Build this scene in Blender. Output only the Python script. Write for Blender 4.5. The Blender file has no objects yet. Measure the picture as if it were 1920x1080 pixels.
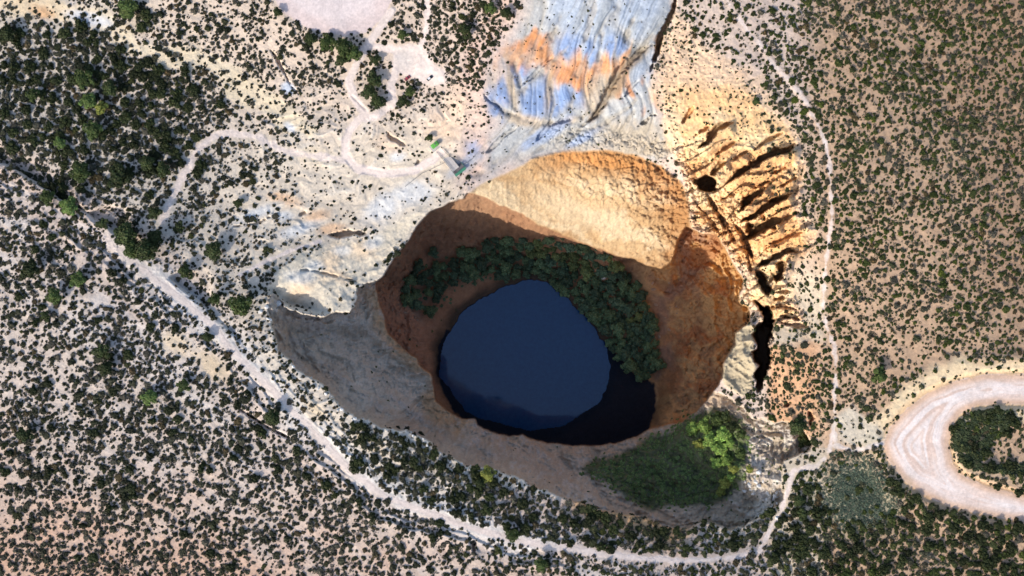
import bpy, math, random
import numpy as np
from mathutils import Vector, Matrix

SC = bpy.context.scene
COL = SC.collection
R = math.radians

# ------------------------------------------------------------------ camera, sky, sun, exposure
CAM_H = 475.0            # metres above the plain
PX = 0.35                # metres per photograph pixel at plain level
cam_d = bpy.data.cameras.new("camera")
cam = bpy.data.objects.new("camera", cam_d)
COL.objects.link(cam)
cam.location = (0, 0, CAM_H)
cam.rotation_euler = (0, 0, 0)
cam_d.sensor_width = 36.0
cam_d.lens = 36.0 * CAM_H / (1920 * PX)
cam_d.clip_start = 1.0
cam_d.clip_end = 20000.0
SC.camera = cam

SUN_EL, SUN_AZ = R(28), R(40)          # shadows fall up and to the right of the picture
sdir = Vector((-math.sin(SUN_AZ) * math.cos(SUN_EL), -math.cos(SUN_AZ) * math.cos(SUN_EL), math.sin(SUN_EL)))
world = bpy.data.worlds.new("World")
SC.world = world
world.use_nodes = True
wn = world.node_tree
wn.nodes.clear()
wo = wn.nodes.new("ShaderNodeOutputWorld")
wb = wn.nodes.new("ShaderNodeBackground")
sky = wn.nodes.new("ShaderNodeTexSky")
sky.sky_type = 'NISHITA'
sky.sun_disc = False
sky.sun_elevation = SUN_EL
sky.sun_rotation = math.pi + SUN_AZ
sky.air_density = 0.8
sky.dust_density = 1.5
sky.ozone_density = 1.0
wb.inputs["Strength"].default_value = 0.15
wn.links.new(sky.outputs[0], wb.inputs[0])
wn.links.new(wb.outputs[0], wo.inputs[0])
sun_d = bpy.data.lights.new("sun", 'SUN')
sun_d.energy = 2.5
sun_d.angle = R(0.5)
sun_d.color = (1.0, 0.93, 0.83)
sun = bpy.data.objects.new("sun", sun_d)
COL.objects.link(sun)
sun.rotation_euler = sdir.to_track_quat('Z', 'Y').to_euler()
sun.location = sdir * 900
vs_ = SC.view_settings
SC.display_settings.display_device = 'sRGB'
vs_.view_transform = 'Standard'
vs_.look = 'None'
vs_.exposure = 0.9
vs_.gamma = 1.0

# ------------------------------------------------------------------ numeric helpers
LIT = 1.2


def lin(c):
    c = np.asarray(c, float) / 255.0
    return np.where(c <= 0.04045, c / 12.92, ((c + 0.055) / 1.055) ** 2.4)


def alb(r, g, b, k=LIT):
    return np.clip(lin((r, g, b)) / k, 0.0, 0.85)


def smooth(a, b, x):
    t = np.clip((x - a) / (b - a), 0, 1)
    return t * t * (3 - 2 * t)


def vnoise(x, y, seed):
    rs = np.random.RandomState(seed)
    T = rs.rand(256, 256)
    xi = np.floor(x).astype(np.int64)
    yi = np.floor(y).astype(np.int64)
    fx = x - xi
    fy = y - yi
    fx = fx * fx * fx * (fx * (fx * 6 - 15) + 10)
    fy = fy * fy * fy * (fy * (fy * 6 - 15) + 10)
    x0, x1, y0, y1 = xi & 255, (xi + 1) & 255, yi & 255, (yi + 1) & 255
    a = T[y0, x0]; b = T[y0, x1]; c = T[y1, x0]; d = T[y1, x1]
    return (a + (b - a) * fx) * (1 - fy) + (c + (d - c) * fx) * fy


def fbm(x, y, scale, octv=4, seed=1, gain=0.5):
    """about -1..1"""
    s = 0.0; a = 1.0; t = 0.0
    x = x / scale; y = y / scale
    for o in range(octv):
        s = s + a * (vnoise(x + 17.3 * o, y - 9.1 * o, seed + o) * 2 - 1)
        t += a
        a *= gain
        x, y = (x * 0.8 - y * 0.6) * 2.03 + 3.1, (x * 0.6 + y * 0.8) * 2.03 - 1.7
    return s / t * 1.6


def ridged(x, y, scale, octv=4, seed=1, gain=0.5):
    s = 0.0; a = 1.0; t = 0.0
    x = x / scale; y = y / scale
    for o in range(octv):
        s = s + a * (1 - np.abs(vnoise(x + 7.7 * o, y + 3.3 * o, seed + o) * 2 - 1))
        t += a
        a *= gain
        x, y = (x * 0.8 + y * 0.6) * 2.07 + 1.3, (-x * 0.6 + y * 0.8) * 2.07 + 4.9
    return s / t


def worley(x, y, scale, seed):
    """distances to the nearest and second nearest cell points"""
    rs = np.random.RandomState(seed)
    TX = rs.rand(128, 128); TY = rs.rand(128, 128)
    x = x / scale; y = y / scale
    xi = np.floor(x).astype(np.int64); yi = np.floor(y).astype(np.int64)
    f1 = np.full(x.shape, 9.0); f2 = np.full(x.shape, 9.0)
    for a in (-1, 0, 1):
        for b_ in (-1, 0, 1):
            i = (xi + a) & 127; j = (yi + b_) & 127
            d = np.hypot(xi + a + TX[j, i] - x, yi + b_ + TY[j, i] - y)
            f2 = np.minimum(f2, np.maximum(f1, d))
            f1 = np.minimum(f1, d)
    return f1, f2


# coarse grid (for distances and thin-plate heights) and fine grid, both in photograph pixels
cu = np.arange(-200, 2124, 4.0)
cv = np.arange(-180, 1264, 4.0)
CU, CV = np.meshgrid(cu, cv)
STEP = 1.6
fu = np.arange(-160, 2081, STEP)
fv = np.arange(-140, 1221, STEP)
ext = np.cumsum(10.0 * 1.5 ** np.arange(16))
fu = np.concatenate([fu[0] - ext[::-1], fu, fu[-1] + ext])
fv = np.concatenate([fv[0] - ext[::-1], fv, fv[-1] + ext])
FU, FV = np.meshgrid(fu, fv)
NU, NV = len(fu), len(fv)


def axis_w(c, f):
    t = np.clip((f - c[0]) / (c[1] - c[0]), 0, len(c) - 1.001)
    i = np.floor(t).astype(int)
    return i, t - i


_iu, _wu = axis_w(cu, fu)
_iv, _wv = axis_w(cv, fv)


def up(F):
    G = F[_iv] * (1 - _wv)[:, None] + F[_iv + 1] * _wv[:, None]
    return G[:, _iu] * (1 - _wu) + G[:, _iu + 1] * _wu


def seg_dist(P, closed):
    P = np.asarray(P, float)
    D = np.full(CU.shape, 1e9)
    n = len(P)
    for i in range(n if closed else n - 1):
        a = P[i]; b = P[(i + 1) % n]
        d = b - a
        L = d @ d + 1e-9
        t = np.clip(((CU - a[0]) * d[0] + (CV - a[1]) * d[1]) / L, 0, 1)
        dx = CU - a[0] - t * d[0]; dy = CV - a[1] - t * d[1]
        D = np.minimum(D, dx * dx + dy * dy)
    return np.sqrt(D)


def line_info(P):
    """distance, signed side (+ below/right of the line's direction) and position 0..1 along the line, coarse"""
    P = np.asarray(P, float)
    D = np.full(CU.shape, 1e9); SG = np.zeros(CU.shape); T = np.zeros(CU.shape)
    ln = np.concatenate([[0], np.cumsum(np.hypot(*np.diff(P, axis=0).T))])
    for i in range(len(P) - 1):
        a = P[i]; b = P[i + 1]
        d = b - a
        L = d @ d + 1e-9
        t0 = ((CU - a[0]) * d[0] + (CV - a[1]) * d[1]) / L
        t = np.clip(t0, 0, 1)
        dx = CU - a[0] - t * d[0]; dy = CV - a[1] - t * d[1]
        q = np.sqrt(dx * dx + dy * dy)
        m = q < D
        D = np.where(m, q, D)
        SG = np.where(m, (d[0] * dy - d[1] * dx) / math.sqrt(L), SG)
        T = np.where(m, (ln[i] + t * (ln[i + 1] - ln[i])) / ln[-1], T)
    return D, SG, T


def poly_sd(P):
    """coarse signed distance, negative inside"""
    P = np.asarray(P, float)
    ins = np.zeros(CU.shape, bool)
    n = len(P)
    for i in range(n):
        x0, y0 = P[i]; x1, y1 = P[(i + 1) % n]
        if y0 == y1:
            continue
        c = ((y0 > CV) != (y1 > CV)) & (CU < (x1 - x0) * (CV - y0) / (y1 - y0) + x0)
        ins ^= c
    d = seg_dist(P, True)
    return np.where(ins, -d, d)


def tps(pts, sm=0.0):
    """thin plate spline through (u, v, z), on the coarse grid"""
    P = np.asarray(pts, float)
    X = P[:, :2] / 500.0
    n = len(P)
    r2 = ((X[:, None] - X[None]) ** 2).sum(-1)
    K = np.where(r2 > 0, r2 * np.log(r2 + 1e-12), 0) + sm * np.eye(n)
    A = np.zeros((n + 3, n + 3))
    A[:n, :n] = K
    A[:n, n] = 1; A[:n, n + 1:] = X
    A[n, :n] = 1; A[n + 1:, :n] = X.T
    w = np.linalg.solve(A, np.concatenate([P[:, 2], [0, 0, 0]]))
    x = CU / 500.0; y = CV / 500.0
    Z = w[n] + w[n + 1] * x + w[n + 2] * y
    for i in range(n):
        q = (x - X[i, 0]) ** 2 + (y - X[i, 1]) ** 2
        Z = Z + w[i] * q * np.log(q + 1e-12)
    return Z


# ------------------------------------------------------------------ traced outlines (photograph pixels)
NW_RIM = [(875, 360), (870, 372), (847, 377), (807, 397), (783, 420), (767, 447), (750, 473), (730, 500), (717, 520), (704, 530)]
BENCH_EDGE = [(706, 545), (710, 560), (720, 590), (728, 623), (740, 637), (763, 657), (783, 670), (787, 687), (807, 700), (813, 720),
              (817, 750), (840, 770), (867, 783), (893, 782), (897, 795), (923, 807), (953, 817), (980, 813), (997, 823), (1027, 831),
              (1073, 836), (1123, 835), (1160, 828), (1193, 817)]
EAST_EDGE = [(1215, 803), (1240, 796), (1280, 788), (1320, 757), (1342, 728), (1353, 707), (1360, 670), (1377, 643), (1379, 623), (1405, 603),
             (1402, 575), (1386, 566), (1397, 523), (1380, 500), (1363, 470), (1343, 442), (1313, 440), (1288, 424)]
NOSE = [(1281, 430), (1270, 457), (1260, 490), (1240, 503), (1207, 494), (1190, 484), (1160, 482)]
CREASE = [(1123, 467), (1083, 450), (1040, 435), (1007, 423), (980, 400), (953, 390), (923, 377), (890, 362)]
INNER = NW_RIM + BENCH_EDGE + EAST_EDGE + NOSE + CREASE
OUTER_RIM = [(510, 549), (498, 566), (503, 596), (516, 622), (530, 660), (567, 697), (610, 722), (640, 757), (667, 787), (693, 785), (720, 800), (767, 807),
             (797, 823), (830, 850), (870, 870), (930, 880), (973, 893), (1003, 913), (1033, 920), (1067, 937), (1140, 957), (1220, 973),
             (1257, 990), (1280, 987), (1323, 979), (1363, 995), (1390, 987), (1427, 967), (1450, 955), (1467, 930), (1470, 863),
             (1500, 850), (1522, 835), (1510, 812), (1477, 795), (1440, 790), (1413, 783), (1373, 753), (1335, 733)]
PROM_EDGE = [(704, 530), (680, 537), (672, 541), (668, 567), (660, 590), (633, 588), (600, 591), (567, 590), (535, 574), (520, 554)]
OUTER = OUTER_RIM + [(1300, 700), (1000, 650), (760, 560)] + PROM_EDGE
LITWALL = [(870, 368), (905, 345), (960, 318), (1000, 297), (1060, 285), (1130, 283), (1190, 290), (1240, 310), (1275, 340), (1290, 380), (1295, 420)] + [(1295, 440), (1290, 520), (1240, 540), (1140, 520), (1000, 470), (900, 420), (868, 385)]
LAKE_C = [(993, 523), (1023, 530), (1070, 567), (1113, 613), (1137, 653), (1143, 685), (1140, 720), (1125, 752), (1102, 768), (1077, 782), (1060, 794), (1040, 802), (993, 808), (957, 799),
          (900, 784), (873, 772), (852, 742), (838, 722), (825, 707), (828, 653), (840, 627), (867, 587), (907, 557), (940, 540)]
DARK_REFL = [(1130, 640), (1160, 670), (1190, 700), (1226, 718), (1232, 745), (1226, 785), (1212, 812), (1180, 850), (1073, 860), (980, 850), (900, 815), (850, 770), (832, 735), (818, 700), (822, 650), (836, 618), (900, 640), (1000, 700)]  # outline of the dark reflection painted beside the blue water

ROUTE = [(-60, 300), (40, 362), (100, 402), (170, 430), (250, 490), (300, 530), (350, 570), (400, 610), (430, 650), (480, 700), (540, 760), (600, 820), (660, 885), (720, 930),
         (800, 960), (870, 985), (950, 1010), (1000, 1020), (1080, 1030), (1180, 1045), (1280, 1052), (1380, 1045), (1422, 1035), (1440, 1000),
         (1466, 955), (1480, 910), (1487, 882), (1503, 878), (1530, 875), (1556, 846), (1564, 800)]
EASTPATH = [(1340, -60), (1362, 0), (1400, 55), (1430, 90), (1450, 120), (1480, 150), (1510, 190), (1535, 235), (1548, 270), (1555, 300), (1558, 350), (1560, 400),
            (1555, 450), (1548, 500), (1543, 560), (1548, 610), (1565, 650), (1567, 700), (1565, 760), (1564, 830)]
ROAD_OUT = [(2120, 690), (1920, 702), (1850, 702), (1790, 715), (1740, 737), (1700, 767), (1670, 800), (1656, 832), (1666, 862), (1690, 897), (1730, 926), (1780, 950),
            (1850, 966), (1920, 978), (2120, 990)]
ROAD_IN = [(2120, 940), (1920, 930), (1850, 912), (1805, 892), (1785, 868), (1778, 832), (1784, 800), (1800, 776), (1830, 761), (1870, 757), (1920, 758), (2120, 755)]
LOOPROAD = ROAD_OUT + ROAD_IN
DISC = [(495, -160), (505, -10), (535, 28), (580, 56), (640, 68), (690, 60), (722, 30), (738, -5), (745, -160)]
CLEARING = [(735, 85), (770, 78), (800, 92), (815, 118), (838, 130), (838, 155), (815, 168), (780, 150), (748, 138), (735, 110)]
TRACK_A = [(735, 20), (700, 70), (675, 105), (655, 150), (662, 180), (685, 212), (665, 232), (648, 262), (647, 290), (668, 316), (720, 326), (775, 320), (812, 300), (826, 286)]
TRACK_B = [(690, 85), (745, 95), (742, 130), (733, 165), (738, 192), (705, 218), (685, 222)]
TRACK_C = [(806, -60), (802, 20), (798, 70), (785, 95)]
WESTTRAIL = [(303, 415), (318, 380), (345, 325), (372, 280), (400, 255), (430, 250), (480, 256), (530, 282), (580, 292), (650, 300)]
WESTSTRIP = [(-80, -20), (60, 15), (170, 25), (215, 55), (262, 95), (330, 107), (395, 112), (440, 160), (490, 185), (540, 225), (580, 250)]
SOUTHTRAIL = [(450, 515), (500, 490), (545, 470), (600, 452)]
LINK = [(1564, 835), (1600, 845), (1630, 838), (1655, 832)]

sdO = up(poly_sd(OUTER)); sdI = up(poly_sd(INNER)); sdB = up(poly_sd(LITWALL)); sdLake = up(poly_sd(LAKE_C))
warp1 = fbm(FU, FV, 40, 4, 11) * 5 + fbm(FU, FV, 9, 3, 15) * 2.0
warp2 = fbm(FU, FV, 60, 4, 21) * 3 + fbm(FU, FV, 12, 3, 25) * 1.6
sdOw = sdO + warp1 * 0.9
sdIw = sdI + warp2 * 0.8
d_route = up(seg_dist(ROUTE, False)); d_east = up(seg_dist(EASTPATH, False))
sd_road = up(poly_sd(LOOPROAD)); sd_disc = up(poly_sd(DISC)); sd_clr = up(poly_sd(CLEARING))
d_ta = up(seg_dist(TRACK_A, False)); d_tb = up(seg_dist(TRACK_B, False)); d_tc = up(seg_dist(TRACK_C, False))
d_wt = up(seg_dist(WESTTRAIL, False)); d_ws = up(seg_dist(WESTSTRIP, False)); d_st = up(seg_dist(SOUTHTRAIL, False)); d_lk = up(seg_dist(LINK, False))
# signed distance across the lower-left ledge band: positive towards the pit
BAND = [(-300, 140), (40, 352), (170, 430), (350, 570), (480, 700), (600, 820), (720, 930), (950, 1010), (1100, 1032), (1300, 1052), (2200, 1100)]
_bp = BAND + [(2200, -300), (-300, -300)]
s_band = -up(poly_sd(_bp))
CRAG = [(1268, 30), (1300, 70), (1360, 105), (1420, 150), (1440, 190), (1490, 230), (1505, 270), (1505, 330), (1500, 390), (1530, 430), (1520, 470), (1485, 500),
        (1480, 540), (1500, 570), (1525, 612), (1440, 615), (1415, 590), (1386, 566), (1397, 523), (1363, 470), (1313, 440), (1285, 420), (1290, 380), (1262, 300), (1240, 225), (1222, 170), (1228, 120), (1250, 60)]
sdCrag = up(poly_sd(CRAG)) + warp1 * 1.6
BADL = [(1000, -160), (990, 0), (960, 60), (915, 110), (900, 170), (920, 230), (880, 270), (870, 330), (900, 345), (1000, 300), (1060, 287), (1130, 283), (1190, 290), (1240, 305), (1265, 290), (1245, 225), (1225, 160), (1235, 90), (1262, 20), (1270, -160)]
sdBad = up(poly_sd(BADL))

# ------------------------------------------------------------------ heights
zA = up(tps([(-200, -180, -4), (300, -180, 2), (700, -180, 0), (1100, -180, 26), (1280, -180, 26), (1600, -180, 2), (2100, -180, 2), (2100, 500, 0), (2100, 1240, 3),
             (1500, 1240, 4), (900, 1240, 4), (200, 1240, 1), (-200, 1240, 1), (-200, 600, 2), (0, 340, 1), (170, 430, 1.5), (350, 575, 1.5), (480, 700, 2), (620, 840, 2), (800, 962, 2), (1000, 1020, 3), (1300, 1050, 1),
             (250, 250, -2), (420, 400, -6), (330, 480, -1), (440, 540, -1), (520, 440, -7), (580, 500, -8), (650, 500, -12), (100, 150, -3), (400, 100, -4), (640, 30, 0), (760, 120, -2), (700, 250, -7), (780, 330, -12), (870, 355, -15),
             (850, 250, -6), (930, 320, -15), (920, 160, 2), (1010, 60, 10), (1100, 0, 20), (1200, 0, 20), (1070, 150, 3), (1180, 130, 6), (1100, 250, -9), (1060, 285, -15), (1230, 260, -8), (1240, 305, -16),
             (1290, 100, 6), (1290, 250, -4), (1300, 350, -18), (1330, 420, -26), (1390, 330, -7), (1400, 500, -24), (1470, 300, 0), (1480, 450, -3), (1450, 560, -14), (1530, 500, 0), (1560, 650, 0), (1480, 700, -4), (1450, 640, -6), (1540, 800, -2),
             (1460, 760, -8), (1390, 740, -16), (1360, 720, -20), (1490, 900, -3), (1440, 980, -4), (1260, 1000, -3), (1100, 960, -1), (900, 900, 0), (700, 810, 2), (560, 710, 3), (490, 600, 0), (1660, 850, 2), (1800, 700, 3)], 0.0005))
zB = up(tps([(870, 368, -18), (905, 345, -17), (960, 318, -16), (1060, 285, -15), (1130, 283, -15), (1190, 290, -16), (1240, 310, -17), (1290, 360, -20), (1300, 410, -26),
             (960, 350, -28), (1050, 350, -36), (1150, 350, -30), (1220, 360, -28), (1100, 400, -52), (1200, 420, -50), (1250, 440, -50), (1270, 400, -36),
             (890, 363, -22), (923, 378, -32), (953, 391, -42), (1007, 423, -62), (1040, 436, -68), (1083, 451, -74), (1123, 468, -78), (1160, 482, -79), (1207, 494, -76), (1240, 503, -74), (1262, 485, -68), (1280, 432, -46)], 0.0003))
zC = up(tps([(868, 382, -62), (845, 390, -76), (807, 410, -94), (785, 432, -98), (765, 465, -102), (740, 505, -106), (715, 540, -102), (890, 368, -30), (900, 380, -62),
             (923, 384, -46), (953, 398, -58), (1007, 430, -80), (1040, 442, -88), (1083, 456, -98), (1123, 474, -104), (1160, 490, -110), (1210, 505, -118), (1250, 515, -122), (1275, 470, -118),
             (840, 440, -120), (890, 430, -114), (940, 440, -122), (800, 470, -132), (890, 467, -136), (1000, 458, -130), (1090, 475, -130),
             (717, 590, -104), (730, 640, -110), (745, 600, -122), (770, 660, -124), (800, 690, -132), (815, 730, -140), (830, 765, -144), (880, 785, -146), (790, 540, -136), (800, 600, -139), (760, 560, -130), (815, 660, -141),
             (850, 545, -144), (838, 625, -149), (867, 585, -149), (907, 554, -149), (940, 536, -149), (993, 519, -149), (1025, 526, -149), (1073, 563, -149), (1117, 611, -149), (1141, 653, -149), (1186, 702, -149), (1228, 718, -149),
             (1100, 520, -142), (1160, 580, -143), (1190, 650, -145), (1180, 505, -137), (1212, 550, -139), (1235, 640, -141), (1242, 690, -143), (1235, 745, -147), (1225, 790, -146),
             (1292, 432, -112), (1343, 450, -110), (1365, 480, -106), (1394, 530, -102), (1383, 572, -102), (1372, 645, -98), (1350, 705, -88), (1325, 745, -88), (1280, 778, -92), (1240, 790, -100), (1208, 803, -124),
             (1300, 520, -122), (1290, 600, -124), (1280, 680, -118), (1262, 740, -116), (1340, 560, -108), (1330, 640, -108), (1250, 560, -133), (1258, 640, -134),
             (985, 665, -166), (900, 680, -160), (1080, 700, -164), (1000, 780, -158), (900, 770, -154), (980, 830, -152), (1120, 840, -152), (1190, 810, -151), (1180, 740, -150)], 0.0003))
zD = up(tps([(505, 565, -5), (520, 625, -12), (540, 665, -20), (572, 690, -22), (645, 750, -24), (720, 795, -26), (830, 845, -28), (930, 875, -30), (1033, 914, -34), (1140, 950, -36), (1257, 982, -36), (1363, 988, -26),
             (1445, 950, -14), (1462, 870, -16), (1490, 846, -16), (1470, 800, -18), (1413, 790, -24), (1373, 760, -32), (1335, 740, -46),
             (540, 582, -18), (600, 598, -32), (663, 595, -46), (672, 560, -48), (706, 545, -60), (712, 565, -64), (728, 623, -74), (783, 670, -80), (813, 720, -84), (840, 770, -84), (897, 795, -84), (980, 815, -84), (1073, 835, -84), (1160, 828, -84), (1200, 812, -82), (1250, 798, -74), (1290, 782, -62),
             (600, 660, -40), (700, 700, -62), (760, 780, -64), (650, 640, -52), (900, 840, -62), (1030, 880, -62), (1110, 880, -66), (1200, 850, -68), (1200, 920, -58), (1270, 880, -54), (1280, 810, -52), (1330, 800, -36), (1380, 860, -28), (1400, 900, -24), (1340, 930, -38), (1270, 945, -48), (1430, 930, -20), (1430, 830, -22)], 0.0003))

mn0 = fbm(FU, FV, 45, 4, 135)
rock = ridged(FU, FV, 26, 5, 51) - 0.62
rockf = ridged(FU, FV, 9, 3, 57) - 0.62
big = fbm(FU, FV, 150, 3, 61, 0.4)
wf1, wf2 = worley(FU + warp1 * 1.5, FV + warp2 * 1.5, 17, 41)
wg1, wg2 = worley(FU + warp2 * 1.5, FV - warp1 * 1.2, 7.5, 43)
crk = np.maximum(smooth(0.16, 0.0, wf2 - wf1), 0.6 * smooth(0.18, 0.0, wg2 - wg1))
blk = (0.6 - wf1) + 0.5 * (0.6 - wg1)
gl = np.maximum(0.0, -sdBad)
# badlands fluting: gullies run down and to the left
pa = FU * (0.92 - 0.10 * smooth(140, 260, FV)) + FV * (0.26 + 0.42 * smooth(120, 280, FV)) + fbm(FU, FV, 90, 3, 71) * 10
qa = -FU * 0.50 + FV * 0.86
fl = 1 - np.abs(vnoise(pa / 26, qa / 150, 73) * 2 - 1)
fl2 = 1 - np.abs(vnoise(pa / 10 + 5, qa / 60, 74) * 2 - 1)
mBad = smooth(8, -30, sdBad)
z = zA + big * 0.55 * smooth(-10, 30, sdBad) + fbm(FU, FV, 14, 3, 63) * 0.22
fl3 = 1 - np.abs(vnoise(pa / 4.5 + 2, qa / 34, 76) * 2 - 1)
z = z - mBad * ((fl ** 3 - 0.3) * 1.6 + (fl2 ** 2 - 0.3) * 1.0 + (fl3 - 0.5) * 0.5) * (0.3 + 0.7 * smooth(950, 1050, FU + (FV - 100) * 0.2))
z = z + mBad * smooth(225, 265, FV + (FU - 1100) * -0.12) * smooth(1000, 1090, FU) * ((blk - 0.2) * 1.6 - crk * 1.6)
GUL = [[(1091, 42), (1063, 90), (1011, 139), (966, 180), (966, 208)], [(1098, 104), (1084, 139), (1070, 201)], [(1140, 97), (1105, 160), (1112, 201), (1091, 222)],
       [(1258, 21), (1209, 83), (1167, 118), (1140, 170), (1126, 201), (1091, 236)], [(1223, 153), (1181, 201), (1126, 236), (1085, 245)], [(1098, 229), (1015, 229), (945, 292), (890, 333)], [(904, 167), (945, 208), (1001, 229)],
       [(1160, 10), (1130, 60), (1122, 110)], [(1120, -10), (1105, 50), (1090, 90)], [(1205, 0), (1180, 50), (1160, 110)], [(1060, 10), (1040, 60), (1015, 90)], [(1030, 150), (1040, 190), (1030, 225)], [(985, 190), (975, 150), (965, 120)], [(1160, 250), (1120, 270), (1080, 280)], [(1090, 236), (1040, 262), (980, 300)], [(1200, 190), (1170, 235), (1150, 270)]]
gul = np.zeros_like(z)
gw = fbm(FU, FV, 22, 3, 75) * 4
for P in GUL:
    D_, S_, T_ = line_info(P)
    d = np.maximum(0, up(D_) + gw)
    gul = np.maximum(gul, np.exp(-d / 5.0) * (0.35 + 0.65 * smooth(0, .4, up(T_))))
z = z - mBad * gul * 2.2
plat = smooth(420, 560, FU + mn0 * 40) * smooth(960, 880, FU) * smooth(130, 220, FV + mn0 * 30) * smooth(-4, 20, sdBad) * (s_band > 40)
pq = FU * 0.55 + FV * 0.83 + fbm(FU, FV, 60, 3, 181) * 26
pp = FU * 0.83 - FV * 0.55
prd = ridged(pq, pp / 3.2, 30, 4, 182) - 0.62
z = z + plat * prd * 2.0
# ledges along the lower left band (broken steps facing the pit)
nb = fbm(FU, FV, 70, 3, 81) * 14 + fbm(FU, FV, 16, 2, 83) * 3
brk = smooth(-0.25, 0.25, fbm(FU, FV, 55, 3, 85))
bandm = smooth(-160, 0, FU) * smooth(1250, 950, FU)
for off, hgt in ((-34, 1.5), (-20, 1.0), (14, 0.8), (26, 0.6), (40, 0.6)):
    z = z - bandm * brk * hgt * (smooth(-1.2, 1.2, s_band + nb * 0.6 - off) - 0.5) * np.exp(-((s_band + nb * 0.6 - off) / 16) ** 2)
z = z + bandm * np.exp(-((s_band - 4) / 30) ** 2) * rockf * 0.7
# west scarp facing the basin
sb2 = s_band + nb * 0.4 - 20
z = z - 5.0 * smooth(480, 380, FU) * smooth(-3, 3, sb2) * np.exp(-np.maximum(0, sb2) / 45) * smooth(-100, 60, FU) * smooth(-0.5, 0.1, fbm(FU, FV, 60, 2, 87))
# crag: tilted blocks with deep crevices
mCrag = smooth(4, -10, sdCrag)
qc = FU * 0.42 + FV * 0.91 + fbm(FU, FV, 60, 3, 91) * 14
pc = FU * 0.91 - FV * 0.42
saw = (qc / 27.0) % 1.0
low = smooth(230, 330, FV)
z = z + mCrag * (((1 - saw) ** 1.4 - 0.4) * 5.5 * (0.3 + vnoise(pc / 50, qc / 30, 93)) * low + (blk * 1.0 - crk * 0.8) * (0.3 + 0.7 * low) + rock * (0.8 + 2.2 * low) + rockf * (0.5 + 0.8 * low))
rub = np.exp(-(((FU - 1265) / 50) ** 2 + ((FV - 355) / 60) ** 2)) + np.exp(-(((FU - 1345) / 40) ** 2 + ((FV - 430) / 50) ** 2)) + 0.8 * np.exp(-(((FU - 1400) / 26) ** 2 + ((FV - 520) / 60) ** 2))
z = z + smooth(6, -2, np.minimum(sdCrag, sdBad + 4)) * rub * (blk * 6 - crk * 2.5)
CREV = [([(1277, 233), (1290, 215), (1302, 198)], 4, 5), ([(1307, 280), (1327, 267), (1347, 242), (1378, 230)], 5, 9), ([(1331, 332), (1345, 316), (1362, 302)], 5, 9),
        ([(1358, 348), (1390, 324), (1420, 307), (1437, 294), (1480, 283), (1492, 268)], 6.5, 11), ([(1306, 340), (1322, 342), (1340, 356)], 13, 26),
        ([(1385, 398), (1407, 378), (1437, 350)], 6.5, 13), ([(1387, 417), (1413, 407), (1437, 390), (1488, 362)], 5, 12), ([(1398, 448), (1423, 434), (1464, 414)], 12, 17),
        ([(1418, 502), (1457, 484), (1477, 471), (1500, 474)], 5, 10), ([(1471, 486), (1466, 510), (1456, 531)], 9, 14), ([(1415, 505), (1427, 530), (1441, 556)], 8, 14),
        ([(1385, 423), (1400, 455), (1413, 493)], 4, 9), ([(1322, 360), (1345, 395), (1365, 440)], 4, 8), ([(1447, 562), (1474, 557)], 3.5, 6), ([(1442, 578), (1470, 573)], 3.5, 6), ([(1460, 592), (1503, 600)], 3, 5),
        ([(1455, 604), (1520, 614)], 4, 5), ([(1414, 563), (1432, 580), (1440, 610), (1430, 640), (1436, 665), (1428, 700), (1421, 738)], 10, 60), ([(1426, 605), (1430, 640), (1426, 690)], 12, 60),
        *[(q_, 3.0, 4.5) for q_ in ([(1350, 376), (1385, 358)], [(1395, 374), (1420, 350), (1452, 334)], [(1440, 424), (1490, 402)], [(1430, 462), (1480, 442), (1512, 432)], [(1298, 257), (1332, 235)], [(1400, 292), (1440, 262), (1472, 246)],
                                   [(1372, 302), (1406, 280)], [(1440, 327), (1477, 311)], [(1458, 352), (1497, 330)], [(1338, 292), (1382, 262)], [(1300, 376), (1330, 410), (1352, 440)], [(1333, 386), (1362, 420), (1380, 462)],
                                   [(1365, 400), (1390, 440), (1402, 482), (1412, 524)], [(1428, 545), (1450, 520), (1462, 500)], [(1446, 548), (1490, 545)], [(1450, 570), (1500, 583)])],
        ([(1267, -30), (1263, 18), (1250, 45), (1237, 70), (1232, 97), (1223, 123), (1218, 140)], 4.5, 12), ([(1085, 242), (1110, 222), (1130, 196), (1148, 158), (1165, 128), (1200, 96), (1232, 78)], 6, 6), ([(1165, 190), (1185, 160), (1200, 148)], 3, 3),
        ([(1190, 240), (1210, 228), (1222, 215), (1238, 218)], 3, 4), ([(1030, 240), (1037, 220)], 4, 4), ([(903, 168), (912, 185), (935, 200), (947, 216)], 2.0, 2), ([(975, 165), (990, 150), (1020, 120), (1040, 100)], 4, 2.5),
        ([(1000, 270), (1030, 235), (1080, 220)], 4, 3), ([(908, 290), (950, 250), (975, 235)], 4, 3),
        ([(612, 441), (640, 440), (665, 436), (690, 438)], 5, 7), ([(720, 240), (733, 258), (752, 268), (765, 277)], 2.6, 3.5), ([(500, 85), (520, 110), (545, 160), (570, 185)], 2, 3), ([(560, 405), (575, 395)], 3, 3), ([(430, 425), (480, 420), (520, 400)], 2, 2),
        ([(888, 1012), (889, 1036)], 3.2, 6), ([(425, 752), (470, 780), (500, 800), (560, 830)], 2.2, 3), ([(1515, 770), (1522, 785), (1519, 800)], 4, 8), ([(1475, 755), (1478, 762)], 4, 5), ([(655, 175), (675, 195), (690, 212)], 2, 2),
        ([(540, 507), (580, 506), (640, 520), (690, 535)], 2, 2), ([(778, 310), (790, 298)], 2, 3), ([(870, 65), (930, 30), (990, 5)], 2, 1.5)]
crevice = np.zeros_like(z)
lip = np.zeros_like(z)
jit = fbm(FU, FV, 9, 4, 97, 0.6)
wvar = vnoise(FU / 13, FV / 13, 98)
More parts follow.
